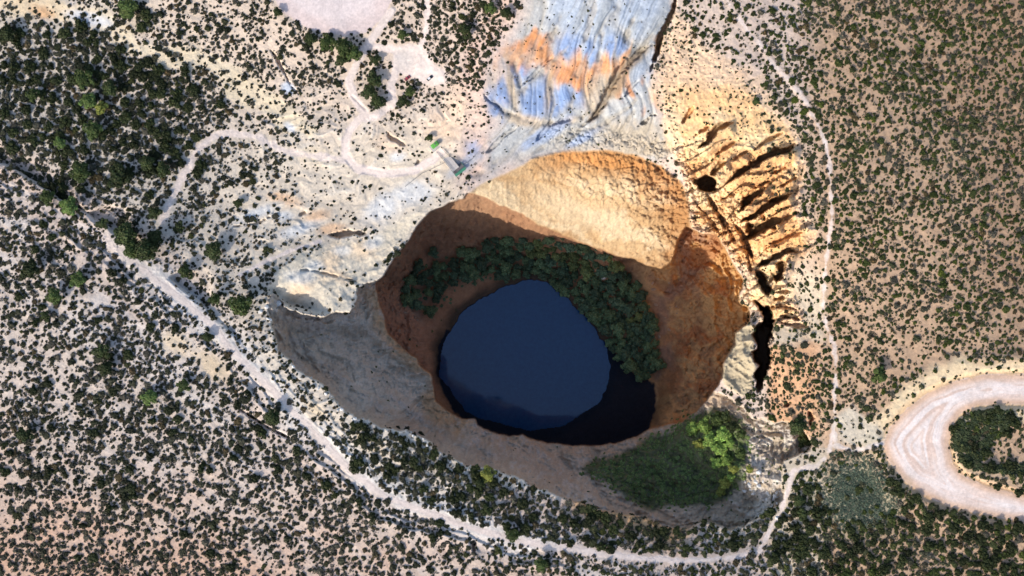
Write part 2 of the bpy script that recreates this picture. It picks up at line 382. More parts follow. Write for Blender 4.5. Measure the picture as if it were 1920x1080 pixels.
for P, w, dep in CREV:
    D_, S_, T_ = line_info(P)
    d = up(D_); t_ = up(T_); sg = up(S_)
    slab0 = 6 <= dep <= 18 and w >= 5 and P[0][0] > 1290
    tp = np.clip(1.4 * np.sin(np.pi * np.clip(t_, 0.0, 1.0)) ** 0.7, 0.0, 1.15) if w < 12 else 1.0
    we = w * (0.9 if slab0 else 1.2) * (0.5 + 1.0 * wvar) * np.clip(1.4 * np.sin(np.pi * np.clip(t_, 0.03, 0.97)) ** 0.7, 0.15, 1.15) if w < 16 else w * (0.8 + 0.4 * wvar)
    side = np.where(P[-1][0] > P[0][0], sg, -sg)
    slab = 6 <= dep <= 18 and w >= 5 and P[0][0] > 1290
    dj = np.maximum(0, d + (jit * min(3.0, 0.3 * w + 0.5) - (blk * 3.5 if slab else 0)) * tp)
    if slab:
        dj = np.where(side > 0, dj * 1.7, dj * 0.62)
    crevice = np.maximum(crevice, dep * np.clip(tp * 1.3, 0, 1) * smooth(we + 0.01, we * (0.5 if slab else 0.4), dj) * (0.6 + 0.4 * smooth(0, .2, t_) * smooth(1, .8, t_)))
    if slab:
        lip = np.maximum(lip, dep * 0.7 * smooth(34, 2, d) * smooth(-1, 3, side) * smooth(0, .15, t_) * smooth(1, .85, t_))
stq = ridged(qc + fbm(FU, FV, 20, 3, 94) * 5, pc / 7.0, 11, 3, 95)
z = z + mCrag * ((stq - 0.6) * 3.4 * (0.15 + 0.85 * low)) 
z = z + lip * mCrag - crevice * np.where(mCrag > 0.3, 1.25, 1.0)
# rock pillar between the slit and the pit
mPil = smooth(4, -2, up(poly_sd([(1408, 603), (1418, 622), (1412, 650), (1418, 690), (1408, 730), (1392, 742), (1360, 722), (1354, 705), (1362, 670), (1378, 640), (1380, 622)])))
z = z + mPil * (rock * 9 + 2)
# cream promontory
PROM = [(500, 545), (515, 505), (560, 470), (620, 452), (700, 440), (760, 400), (800, 385), (790, 410), (765, 445), (720, 515), (700, 530), (675, 537), (665, 560), (660, 590), (600, 592), (535, 575)]
mProm = smooth(4, -12, up(poly_sd(PROM)))
stri = vnoise((FU * 0.5 + FV * 0.85) / 9, (FU * 0.85 - FV * 0.5) / 70, 101) - 0.5
z = z + mProm * (np.minimum(0, -sdO * 0 + 0) + stri * 1.2 + rock * 1.5)
z = z - mProm * 16 * smooth(520, 590, FV) * smooth(640, 540, FU)
# roughness inside the pit
mB = smooth(3, -5, sdB + warp2 * 0.6)
z = z * (1 - mB) + (zB + rock * 2.0 * smooth(0, -40, sdB) + rockf * 1.0 + (blk * 3.0 - crk * 1.3) * (0.08 + 0.92 * smooth(900, 1180, FU - (FV - 300) * 0.9 + mn0 * 60)) + smooth(1150, 1270, FU) * (rock * 4 + blk * 3)) * mB
mO = smooth(1.6, -1.6, sdOw)
th0 = np.arctan2(FV - 640, FU - 1000) * 450
led = vnoise((FU * 0.6 - FV * 0.8) / 14, (FU * 0.8 + FV * 0.6) / 120, 111) - 0.5
zDD = zD + (ridged(sdO + fbm(FU, FV, 40, 3, 127) * 10, th0 / 8.0, 12, 3, 126) - 0.6) * 4.5 + rock * 5.0 + rockf * 1.8 + (blk * 2 - crk) * 0.8 + led * 4 + fbm(FU, FV, 60, 3, 113) * 4
th = np.arctan2(FV - 640, FU - 1000) * 450
flu = ridged(th + fbm(FU, FV, 40, 3, 121) * 14, sdO / 5.0, 30, 4, 122) - 0.6
zDD = zDD + flu * 5.0 * smooth(0, -20, sdO) * smooth(1300, 1200, FU)
z = z * (1 - mO) + zDD * mO
mI = smooth(1.6, -1.6, sdIw)
wallC = smooth(-146, -120, zC)
sti = ridged(sdI + fbm(FU, FV, 45, 3, 124) * 14, th / 9.0, 17, 3, 125) - 0.6
zC = zC + sti * 7 * wallC
zCC = zC + wallC * (rock * 8 + rockf * 2.5 + blk * 3 - crk * 1.5) + (1 - wallC) * rockf * 1.0 + fbm(FU, FV, 50, 3, 117) * 3 * wallC
sdRefl = up(poly_sd(DARK_REFL)) + fbm(FU, FV, 10, 3, 118) * 2
sdLk = sdLake + fbm(FU, FV, 14, 3, 116) * 2.2
zCC = np.where(sdLk < 0, np.minimum(zCC, -150.2 + np.maximum(-8, sdLk * 0.4)), np.maximum(zCC, -149.3 + np.minimum(1.5, sdLk * 0.02)))
mRefl = smooth(2, -2, sdRefl) * smooth(-1, 1, sdLk)
zCC = zCC * (1 - mRefl) + (-149.2) * mRefl
z = z * (1 - mI) + zCC * mI
# level the roads and paths a little
flat_z = zA
mr = np.maximum.reduce([smooth(8, 0, sd_road), smooth(8, 0, sd_disc), smooth(9, 4, d_east) * 0.8, smooth(14, 7, d_route) * 0.85 * (FU > 220), smooth(9, 4, d_ta) * .8]) * (1 - mO)
z = z * (1 - mr) + (flat_z + fbm(FU, FV, 30, 2, 119) * 0.15) * mr
# road cut bank: the loop road lies slightly below its outer verge
z = z + 1.6 * smooth(2, 12, sd_road) * smooth(60, 25, sd_road)
farm = smooth(0, 1, np.maximum.reduce([-fu[None, :] - 160 + 0 * FV, FU - 2080, -FV - 140, FV - 1220]) / 300)
z = z * (1 - farm) + (-2.0) * farm
Z = z

# ------------------------------------------------------------------ ground colours (rock and soil, plus painted crevice shade and lake reflection)
C = np.zeros(FU.shape + (3,))
fn = fbm(FU, FV, 7, 3, 131)
mn = fbm(FU, FV, 45, 4, 135)


def lay(col, m):
    global C
    m = np.clip(m, 0, 1)[..., None]
    C = C * (1 - m) + np.asarray(col) * m


def stamp(u0, v0, ru, rv, ang, col, a=0.9, w=0.34):
    global C
    r = max(ru, rv) * 2
    i0, i1 = np.searchsorted(fu, (u0 - r, u0 + r)); j0, j1 = np.searchsorted(fv, (v0 - r, v0 + r))
    if i1 <= i0 or j1 <= j0:
        return
    sl = (slice(j0, j1), slice(i0, i1))
    c, s = math.cos(R(ang)), math.sin(R(ang))
    du = FU[sl] - u0; dv = FV[sl] - v0
    d = np.sqrt(((du * c + dv * s) / ru) ** 2 + ((-du * s + dv * c) / rv) ** 2) + (mn[sl] * 0.7 + fn[sl] * 0.3 + (fl[sl] - 0.5) * 0.6) * w
    m = (a * smooth(1.4, 0.35, d))[..., None]
    C[sl] = C[sl] * (1 - m) + np.asarray(col) * m


lay(alb(210, 188, 170), np.ones_like(FU))
lay(alb(213, 195, 178), smooth(-20, 120, -s_band) * smooth(1100, 800, FU))
lay(alb(208, 168, 140), smooth(700, 1150, FV - FU * 0.25 + mn * 80) * smooth(0, 60, -s_band))
lay(alb(208, 194, 176), smooth(30, 90, s_band) * smooth(560, 380, FU + mn * 60))
lay(alb(226, 204, 180), smooth(150, 330, FU) * smooth(300, 120, FV + mn * 60) * smooth(900, 640, FU) * 0.9)
lay(alb(220, 204, 182), smooth(330, 520, FU + mn * 50) * smooth(160, 300, FV) * smooth(980, 800, FU) * (s_band > 0))
lay(alb(194, 162, 132), smooth(1470, 1560, FU))
lay(alb(172, 140, 112), smooth(1600, 1850, FU - FV * 0.3 + mn * 80))
lay(alb(216, 196, 168), smooth(1420, 1470, FU) * smooth(1560, 1530, FU) * smooth(480, 540, FV))
lay(alb(214, 160, 116), smooth(1430, 1450, FU) * smooth(1570, 1520, FU) * smooth(620, 650, FV + mn * 20) * smooth(860, 800, FV) * 0.8)
stk = vnoise((FU * 0.6 - FV * 0.8 + mn * 14) / 20, (FU * 0.8 + FV * 0.6) / 130, 175)
lay(alb(228, 218, 208), smooth(0.5, 0.85, stk) * (s_band < 0) * smooth(900, 500, FV - FU * 0.5) * smooth(1440, 1300, FU) * 0.45)
# white limestone band lower left
band = np.exp(-((s_band - 6 + mn * 14) / 26) ** 2) * smooth(120, 300, FU) * smooth(1150, 980, FU)
lay(alb(224, 216, 206), band * 0.9)
lay(alb(222, 208, 188), smooth(34, 6, sdO + mn * 14) * smooth(500, 560, FU) * smooth(1090, 1000, FU) * (s_band > 5))
lay(alb(214, 164, 108), smooth(60, 10, sdO + mn * 20) * smooth(1040, 1090, FU) * smooth(1330, 1270, FU) * (FV > 900) * 0.8)
lay(alb(204, 188, 166), smooth(50, 10, sdO + mn * 16) * smooth(1300, 1360, FU) * (FV > 840) * 0.8)
for s in ((330, 640, 40, 26, 30), (400, 690, 40, 22, 40), (590, 770, 28, 18, 40), (700, 830, 40, 20, 30)):
    stamp(*s, alb(234, 208, 168), 0.7)
# western bare strips
lay(alb(238, 218, 184), smooth(26, 10, d_ws + mn * 12) * 0.9)
stamp(60, 10, 120, 24, 10, alb(236, 210, 172), 0.9)
stamp(80, 25, 26, 14, 20, alb(226, 170, 118), 0.7)
stamp(170, 35, 50, 14, 15, alb(224, 226, 228), 0.8)
stamp(540, 165, 14, 10, 40, alb(205, 214, 224), 0.9)
stamp(545, 240, 12, 8, 40, alb(214, 220, 226), 0.8)
for s in ((470, 160, 40, 18, 40), (510, 190, 30, 16, 40), (350, 95, 40, 14, 0), (590, 290, 40, 20, 10)):
    stamp(*s, alb(236, 214, 178), 0.6)
lay(alb(196, 182, 164), plat * smooth(0.0, -0.3, prd) * 0.5)
lay(alb(228, 218, 202), plat * smooth(0.05, 0.25, prd) * 0.4)
# badlands
# colour runs downslope: stamps are smeared along the flow
BL_S = dict(u=-0.5, v=0.86)
smr = (vnoise(pa / 8, qa / 110, 171) - 0.5) * 2
smr2 = (vnoise(pa / 18, qa / 160, 172) - 0.5) * 2


def bstamp(u0, v0, ru, rv, ang, col, a=0.9, drip=13.0):
    global C
    c, sn = math.cos(R(ang)), math.sin(R(ang))
    sh = (smr * 0.6 + smr2) * drip
    du = FU - u0 + 0.5 * sh; dv = FV - v0 - 0.86 * sh
    d = np.sqrt(((du * c + dv * sn) / ru) ** 2 + ((-du * sn + dv * c) / rv) ** 2) + fn * 0.10
    m = (a * smooth(1.45, 0.4, d) * smooth(10, -14, sdBad + mn * 8))[..., None]
    C = C * (1 - m) + np.asarray(col) * m


mBc = smooth(np.where(FU < 1000, 30, 10), np.where(FU < 1000, -34, -12), sdBad + mn * 16)
pinkz = smooth(90, 10, sdBad + mn * 20) * smooth(1010, 940, FU) * smooth(400, 300, FV) * smooth(830, 880, FU - FV * 0.05)
lay(alb(224, 192, 172), pinkz * 0.85)
lay(alb(182, 182, 180), mBc)
lay(alb(222, 190, 170), mBc * 0.9 * smooth(985, 915, FU + FV * 0.15 + mn * 24))
BLUE = alb(130, 154, 194); PALE = alb(166, 178, 194); ORG = alb(218, 148, 94); BRN = alb(150, 128, 104); TAN = alb(194, 170, 138); GRY = alb(150, 152, 150)
for q in ((1060, 10, 30, 60, 20), (1150, 40, 66, 60, 20), (1205, 20, 46, 50, 20), (1215, 120, 24, 44, 20), (1095, 50, 50, 40, 20)):
    bstamp(*q, PALE, 0.8)
for q in ((1130, 30, 10, 50, 20), (1180, 60, 9, 50, 25), (1225, 60, 14, 60, 25), (1085, 40, 8, 40, 25)):
    bstamp(*q, GRY, 0.5)
for q in ((1025, 105, 30, 14, 0), (1050, 75, 24, 20, 20), (1160, 105, 26, 30, 0), (1120, 130, 40, 20, 0)):
    bstamp(*q, alb(206, 186, 150), 0.6)
for q in ((1010, 182, 34, 40, 35), (935, 180, 26, 24, 20), (930, 212, 20, 12, 40), (970, 132, 24, 18, 0), (1062, 84, 26, 26, 20), (1112, 92, 13, 24, 0), (1143, 92, 12, 22, 0), (1168, 82, 10, 18, 0), (1080, 188, 34, 24, 0), (1045, 190, 16, 26, 10)):
    bstamp(*q, BLUE, 0.9)
for q in ((980, 100, 48, 24, -12), (1000, 84, 30, 14, -10), (1040, 116, 46, 20, 32), (1068, 148, 36, 22, 22), (1094, 122, 26, 26, 70), (1128, 130, 24, 20, 60), (1163, 108, 12, 18, 0), (1172, 155, 18, 16, 40), (1070, 162, 18, 16, 0), (1100, 150, 22, 16, 60), (1184, 175, 10, 12, 0), (1230, 205, 20, 14, 50)):
    bstamp(*q, ORG, 0.8, 24)
for q in ((1115, 180, 24, 40, 20), (1148, 160, 20, 32, 30), (1030, 165, 8, 44, 5), (960, 160, 9, 54, -12), (985, 222, 44, 13, 10), (1060, 232, 30, 8, -10)):
    bstamp(*q, TAN, 0.75, 6)
for q in ((1155, 158, 34, 13, -50), (1190, 112, 34, 10, -42), (1120, 210, 26, 9, -50)):
    bstamp(*q, BRN, 0.75, 6)
for q in ((1040, 245, 40, 12, -38), (1000, 262, 44, 9, -38), (1090, 262, 40, 8, -30), (905, 222, 8, 18, -35), (880, 282, 22, 18, 0)):
    bstamp(*q, alb(150, 170, 204), 0.7, 6)
for q in ((1185, 255, 70, 34, 0), (1130, 285, 90, 14, 0), (1235, 285, 40, 24, 30)):
    bstamp(*q, alb(190, 172, 146), 0.75, 8)
stamp(870, 310, 40, 12, -30, PALE, 0.7)
lay(alb(168, 158, 142), mBad * smooth(0.25, 0.8, gul) * 0.55)
lay(alb(176, 164, 142), mBad * smooth(0.72, 0.95, fl) * 0.35)
lay(alb(150, 150, 148), mBad * smooth(0.8, 0.98, fl2) * 0.35)
# crag
crc = alb(238, 198, 146)
mCc = smooth(12, -20, sdCrag + mn * 10)
lay(crc, mCc * 0.97)
lay(alb(222, 166, 108), mCrag * smooth(-0.1, 0.5, mn + (0.5 - saw) * 0.6) * (0.35 + 0.4 * low))
lay(alb(238, 214, 170), mCrag * smooth(0.2, 0.6, -mn) * 0.5)
lay(alb(236, 206, 178), smooth(-26, 4, sdCrag) * mCrag * 0.7)
lay(alb(226, 194, 166), mCc * smooth(240, 120, FV + mn * 40) * 0.7)
# plateau lip above the pit, promontory
lay(alb(222, 208, 184), mProm * 0.95)
for s in ((620, 490, 20, 40, 20), (680, 470, 26, 20, 0), (640, 520, 24, 12, 30), (560, 545, 20, 30, 40)):
    stamp(*s, alb(238, 206, 168), 0.6)
for s in ((590, 500, 20, 12, 0), (640, 470, 20, 10, 0), (560, 520, 30, 14, 0), (700, 455, 20, 12, -30)):
    stamp(*s, alb(214, 216, 214), 0.6)
for s in ((540, 375, 34, 14, 20), (590, 405, 26, 12, -10), (520, 370, 20, 10, 0), (620, 430, 26, 10, -10)):
    stamp(*s, alb(232, 190, 150), 0.8)
for s in ((480, 400, 50, 14, -20), (560, 430, 40, 12, -20), (530, 405, 26, 10, 0), (780, 360, 40, 24, 0), (720, 390, 40, 24, -30), (745, 295, 16, 12, 0)):
    stamp(*s, alb(222, 226, 228), 0.6)
for s in ((820, 235, 30, 24, 0), (850, 215, 24, 60, 10), (730, 270, 26, 18, 20)):
    stamp(*s, alb(240, 208, 176), 0.6)
# lit wall
lay(alb(204, 172, 130), mB)
lay(alb(222, 200, 164), mB * smooth(0.45, 0.75, vnoise((FU * 0.45 - FV * 0.9 + mn * 30) / 26, (FU * 0.9 + FV * 0.45) / 110, 179)) * 0.7)
lay(alb(178, 138, 92), mB * smooth(0.5, 0.2, vnoise((FU * 0.45 - FV * 0.9 + mn * 20) / 15, (FU * 0.9 + FV * 0.45) / 90, 180)) * 0.45)
lay(alb(140, 108, 78), mB * crk * 0.35)
lay(alb(178, 132, 86), mB * smooth(62, 10, -sdB + mn * 16 + rock * 20) * smooth(960, 1060, FU))
lay(alb(182, 132, 86), mB * smooth(1150, 1240, FU + mn * 30) * smooth(430, 330, FV) * 0.6)
stamp(1120, 300, 90, 12, 6, alb(198, 140, 84), 0.8)
stamp(1060, 390, 100, 30, 22, alb(210, 188, 154), 0.7)
# bench and lower slopes
GREYW = alb(214, 200, 180); TANW = alb(206, 176, 140)
lay(GREYW, mO)
lay(alb(172, 168, 158), mO * smooth(60, 10, -sdO + mn * 25) * 0.7)
lay(alb(176, 156, 132), mO * smooth(0.15, -0.25, flu) * 0.5)
lay(TANW, mO * smooth(40, 4, sdI + mn * 18))
lay(alb(196, 172, 148), mO * smooth(820, 1000, FU + mn * 60) * 0.8)
lay(alb(206, 178, 150), mO * smooth(30, 6, -sdO + mn * 12) * 0.6)
lay(alb(182, 166, 144), mO * smooth(1270, 1400, FU + mn * 40) * 0.9)
lay(alb(214, 204, 188), mO * smooth(1380, 1420, FU + mn * 30) * smooth(0.0, 0.3, fbm(FU, FV, 18, 4, 177)) * 0.8)
lay(alb(196, 186, 176), mO * smooth(0.1, 0.5, led + fn * 0.4) * 0.5)
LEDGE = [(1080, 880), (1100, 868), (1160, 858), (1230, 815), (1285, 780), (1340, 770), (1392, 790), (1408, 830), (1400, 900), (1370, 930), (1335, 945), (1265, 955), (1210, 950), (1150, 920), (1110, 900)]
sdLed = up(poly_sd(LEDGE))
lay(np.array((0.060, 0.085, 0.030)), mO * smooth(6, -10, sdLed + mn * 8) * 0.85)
# pit interior
lay(alb(168, 130, 100), mI)
lay(alb(206, 162, 112), mI * smooth(1160, 1250, FU + mn * 20))
lay(alb(156, 114, 88), mI * smooth(0.1, -0.25, sti + 0.2 * fn) * 0.5 * smooth(-149, -140, Z))
lay(alb(218, 170, 112), mI * smooth(1310, 1350, FU + mn * 16 + (FV - 600) * -0.25) * 0.7)
lay(alb(176, 122, 84), mI * smooth(0.05, 0.5, mn + rock) * smooth(1200, 1260, FU) * 0.8)
lay(alb(160, 126, 106), mI * smooth(-0.25, 0.35, fbm(FU, FV, 40, 4, 141)) * smooth(1205, 1240, FU) * smooth(1320, 1285, FU + (FV - 560) * 0.3) * 0.75)
lay(alb(170, 124, 90), mI * smooth(900, 960, FU) * smooth(1180, 1120, FU) * 0.5)
lay(alb(198, 150, 120), mI * smooth(840, 780, FU) * smooth(520, 580, FV) * 0.7)
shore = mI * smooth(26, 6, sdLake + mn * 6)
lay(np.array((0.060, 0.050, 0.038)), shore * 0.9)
lay(np.array((0.011, 0.018, 0.030)), mI * smooth(2, -2, sdRefl) * 0.97)  # dark reflection of cliffs and trees, painted onto a level terrain shelf
lay(np.array((0.012, 0.016, 0.024)), mI * smooth(3, 0, sdLk) * (zCC < -148.5))
lay(alb(186, 170, 140), mPil * 0.97)
# roads, tracks, clearings
RC = alb(232, 208, 192); PC = alb(231, 213, 200)
edge = fbm(FU, FV, 12, 3, 151) * 2.0
verge = smooth(44, 20, sd_road + mn * 12) * smooth(960, 760, FV) * 0.9
lay(alb(240, 214, 172), verge)
lay(alb(226, 182, 136), smooth(14, 2, np.abs(sd_road) + edge) * 0.55)
lay(RC, smooth(1.5, -1.5, sd_road + edge * 0.8))
rut = 0.6 * vnoise((sd_road + mn * 5) / 5.0, FV / 60 + FU / 60, 153) + 0.4 * vnoise((sd_road + mn * 3) / 2.0, FV / 40 + FU / 40, 154)
lay(alb(244, 234, 228), smooth(-6, -26, sd_road) * smooth(0.3, 0.8, rut) * 0.7)
lay(alb(214, 184, 166), smooth(-2, -8, sd_road) * smooth(0.5, 0.2, rut) * 0.55)
lay(alb(220, 180, 146), smooth(-16, -2, sd_road) * smooth(2, -2, sd_road) * 0.75)
lay(alb(222, 202, 194), smooth(1.5, -2, sd_disc + edge))
lay(alb(232, 218, 212), smooth(-10, -40, sd_disc + mn * 14) * 0.7)
pw_ = 6.5 - 2.6 * smooth(1150, 1350, FU)
pathm = np.maximum.reduce([smooth(1.5, -2.0, d_route + edge * 1.4 - pw_) * smooth(20, 160, FU) * (0.75 + 0.25 * smooth(500, 900, FU)), smooth(4.8, 1.2, d_east + edge * 1.5) * (0.8 + 0.2 * smooth(-0.3, 0.3, mn)), smooth(9.5, 6.5, d_ta + edge), smooth(9, 6, d_tb + edge), smooth(7, 4, d_tc + edge),
                           smooth(9, 4, d_wt + edge * 1.5) * 0.9, smooth(5, 2, d_st + edge), smooth(6, 3, d_lk + edge), smooth(3, -6, sd_clr + mn * 8)])
pathm = pathm * (1 - mO) * (1 - mI)
lay(PC, pathm)
JUNC = [(1556, 770), (1600, 755), (1640, 790), (1656, 826), (1610, 840), (1562, 838)]
sdJ = up(poly_sd(JUNC))
lay(alb(212, 200, 178), smooth(8, -14, sdJ + mn * 10) * 0.9)
stamp(1610, 930, 80, 80, 0, alb(172, 168, 138), 0.75)
stamp(755, 110, 24, 22, 0, alb(206, 196, 186), 0.7)
# small scale variation of the rock and soil itself
var = 1 + 0.07 * fn + 0.05 * mn + 0.10 * (rockf) * np.clip(mCrag + mB + mO + mI + mBad + band, 0, 1)
spk = vnoise(FU / 2.1, FV / 2.1, 161)
var = var * (0.93 + 0.14 * spk)
C = np.clip(C * var[..., None], 0.01, 0.85)
# shade painted into the crevices and crag grooves as darker brown
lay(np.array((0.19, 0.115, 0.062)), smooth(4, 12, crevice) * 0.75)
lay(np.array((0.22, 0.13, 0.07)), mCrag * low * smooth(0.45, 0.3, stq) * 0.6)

# ------------------------------------------------------------------ world positions
def world_xyz(u, v, zz):
    k = PX * (CAM_H - zz) / CAM_H
    return (u - 960.0) * k, -(v - 540.0) * k, zz


X, Y, _ = world_xyz(FU, FV, Z)


def gz(u, v):
    """ground height at a photograph pixel"""
    i = np.clip(np.searchsorted(fu, u) - 1, 0, NU - 2); j = np.clip(np.searchsorted(fv, v) - 1, 0, NV - 2)
    a = (u - fu[i]) / (fu[i + 1] - fu[i]); b = (v - fv[j]) / (fv[j + 1] - fv[j])
    return (Z[j, i] * (1 - a) + Z[j, i + 1] * a) * (1 - b) + (Z[j + 1, i] * (1 - a) + Z[j + 1, i + 1] * a) * b


def at(u, v, dz=0.0):
    zz = float(gz(np.array([u]), np.array([v]))[0])
    x, y, _ = world_xyz(u, v, zz)
    return Vector((x, y, zz + dz))


# ------------------------------------------------------------------ mesh helpers
def mesh_np(name, V, F, col=None, smooth_sh=False, mat=None):
    """V (n,3), F (m,k) constant k"""
    me = bpy.data.meshes.new(name)
    n, (m, k) = len(V), F.shape
    me.vertices.add(n)
    me.vertices.foreach_set("co", np.ascontiguousarray(V, np.float32).ravel())
    me.loops.add(m * k)
    me.loops.foreach_set("vertex_index", np.ascontiguousarray(F, np.int32).ravel())
    me.polygons.add(m)
    me.polygons.foreach_set("loop_start", np.arange(0, m * k, k, dtype=np.int32))
    try:
        me.polygons.foreach_set("loop_total", np.full(m, k, np.int32))
    except Exception:
        pass
    me.polygons.foreach_set("use_smooth", np.full(m, smooth_sh, bool))
    if col is not None:
        at_ = me.color_attributes.new("albedo", 'FLOAT_COLOR', 'POINT')
        c4 = np.ones((n, 4), np.float32)
        c4[:, :3] = col
        at_.data.foreach_set("color", c4.ravel())
    me.update(calc_edges=True)
    me.validate()
    if mat:
        me.materials.append(mat)
    return me


def put(name, me, parent=None, **tags):
    o = bpy.data.objects.new(name, me)
    COL.objects.link(o)
    if parent:
        o.parent = parent
    for k, v in tags.items():
        o[k] = v
    return o


# ------------------------------------------------------------------ materials
def mat_ground(name, bump=0.5, k=1.0):
    m = bpy.data.materials.new(name)
    m.use_nodes = True
    nt = m.node_tree
    b = nt.nodes["Principled BSDF"]
    b.inputs["Roughness"].default_value = 0.95
    b.inputs["Specular IOR Level"].default_value = 0.1
    a = nt.nodes.new("ShaderNodeAttribute"); a.attribute_name = "albedo"
    tc = nt.nodes.new("ShaderNodeNewGeometry")
    n1 = nt.nodes.new("ShaderNodeTexNoise"); n1.inputs["Scale"].default_value = 0.55; n1.inputs["Detail"].default_value = 5; n1.inputs["Roughness"].default_value = 0.65
    nt.links.new(tc.outputs["Position"], n1.inputs["Vector"])
    mr_ = nt.nodes.new("ShaderNodeMapRange")
    mr_.inputs["From Min"].default_value = 0.25; mr_.inputs["From Max"].default_value = 0.75
    mr_.inputs["To Min"].default_value = 0.84; mr_.inputs["To Max"].default_value = 1.12
    nt.links.new(n1.outputs["Fac"], mr_.inputs["Value"])
    mx = nt.nodes.new("ShaderNodeMix"); mx.data_type = 'RGBA'; mx.blend_type = 'MULTIPLY'; mx.inputs["Factor"].default_value = 1.0
    nt.links.new(a.outputs["Color"], mx.inputs["A"])
    nt.links.new(mr_.outputs["Result"], mx.inputs["B"])
    nt.links.new(mx.outputs["Result"], b.inputs["Base Color"])
    bp = nt.nodes.new("ShaderNodeBump"); bp.inputs["Strength"].default_value = bump; bp.inputs["Distance"].default_value = 0.6
    nt.links.new(n1.outputs["Fac"], bp.inputs["Height"])
    nt.links.new(bp.outputs["Normal"], b.inputs["Normal"])
    return m


def mat_leaf(name, tint, rnd=0.35):
    m = bpy.data.materials.new(name)
    m.use_nodes = True
    nt = m.node_tree
    b = nt.nodes["Principled BSDF"]
    b.inputs["Roughness"].default_value = 0.7
    b.inputs["Specular IOR Level"].default_value = 0.15
    a = nt.nodes.new("ShaderNodeAttribute"); a.attribute_name = "albedo"
    oi = nt.nodes.new("ShaderNodeObjectInfo")
    mr_ = nt.nodes.new("ShaderNodeMapRange")
    mr_.inputs["To Min"].default_value = 1 - rnd; mr_.inputs["To Max"].default_value = 1 + rnd
    nt.links.new(oi.outputs["Random"], mr_.inputs["Value"])
    mx = nt.nodes.new("ShaderNodeMix"); mx.data_type = 'RGBA'; mx.blend_type = 'MULTIPLY'; mx.inputs["Factor"].default_value = 1.0
    nt.links.new(a.outputs["Color"], mx.inputs["A"])
    nt.links.new(mr_.outputs["Result"], mx.inputs["B"])
    m2 = nt.nodes.new("ShaderNodeMix"); m2.data_type = 'RGBA'; m2.blend_type = 'MULTIPLY'; m2.inputs["Factor"].default_value = 1.0
    nt.links.new(mx.outputs["Result"], m2.inputs["A"])
    m2.inputs["B"].default_value = (*tint, 1)
    nt.links.new(m2.outputs["Result"], b.inputs["Base Color"])
    return m


def mat_plain(name, col, rough=0.6, metal=0.0, var=0.15, scale=3.0):
    m = bpy.data.materials.new(name)
    m.use_nodes = True
    nt = m.node_tree
    b = nt.nodes["Principled BSDF"]
    b.inputs["Roughness"].default_value = rough
    b.inputs["Metallic"].default_value = metal
    g = nt.nodes.new("ShaderNodeNewGeometry")
    n1 = nt.nodes.new("ShaderNodeTexNoise"); n1.inputs["Scale"].default_value = scale; n1.inputs["Detail"].default_value = 4
    nt.links.new(g.outputs["Position"], n1.inputs["Vector"])
    cr = nt.nodes.new("ShaderNodeValToRGB")
    cr.color_ramp.elements[0].position = 0.3; cr.color_ramp.elements[1].position = 0.7
    cr.color_ramp.elements[0].color = (*[c * (1 - var) for c in col], 1)
    cr.color_ramp.elements[1].color = (*[min(1, c * (1 + var)) for c in col], 1)
    nt.links.new(n1.outputs["Fac"], cr.inputs["Fac"])
    nt.links.new(cr.outputs["Color"], b.inputs["Base Color"])
    return m


M_GROUND = mat_ground("weathered_ground", 0.6)
M_ROAD = mat_ground("packed_earth", 0.25)
M_LEAF = mat_leaf("leaves", (1, 1, 1), 0.3)
M_BARK = mat_plain("bark", (0.09, 0.065, 0.045), 0.9)
M_ROCK = mat_plain("limestone", (0.58, 0.56, 0.52), 0.9, 0, 0.2, 0.8)

# ------------------------------------------------------------------ terrain
idx = np.arange(NU * NV).reshape(NV, NU)
quads = np.stack([idx[1:, :-1], idx[1:, 1:], idx[:-1, 1:], idx[:-1, :-1]], -1)
V = np.stack([X, Y, Z], -1).reshape(-1, 3)
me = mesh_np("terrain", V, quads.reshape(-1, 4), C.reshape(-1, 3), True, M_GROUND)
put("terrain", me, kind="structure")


def sheet(name, m, lift=0.06):
    """a road or path surface laid over the ground where the mask is on"""
    q = (m[1:, :-1] & m[1:, 1:] & m[:-1, 1:] & m[:-1, :-1])
    f = quads[q]
    used, inv = np.unique(f, return_inverse=True)
    Vs = V[used].copy(); Vs[:, 2] += lift
    me = mesh_np(name, Vs, inv.reshape(-1, 4), C.reshape(-1, 3)[used], True, M_ROAD)
    return put(name, me, kind="structure")


inpl = (sdO > 6) & (sdI > 6)
sheet("gravel_road", (sd_road + edge * 0.8 < -1))
sheet("parking_clearing", (sd_disc + edge < -2))
sheet("dirt_track", ((d_ta + edge < 7) | (d_tb + edge < 6.5) | (d_tc + edge < 4.5) | (sd_clr + mn * 8 < -4)) & inpl & (sd_disc > 3))
sheet("footpath", (((d_route + edge * 1.4 < pw_ - 2) & (FU > 250)) | ((d_east + edge * 1.5 < 1.6) & (mn > -0.35)) | (d_lk + edge < 3.2) & (sd_road > 4)) & inpl & (sd_road + edge > 1))

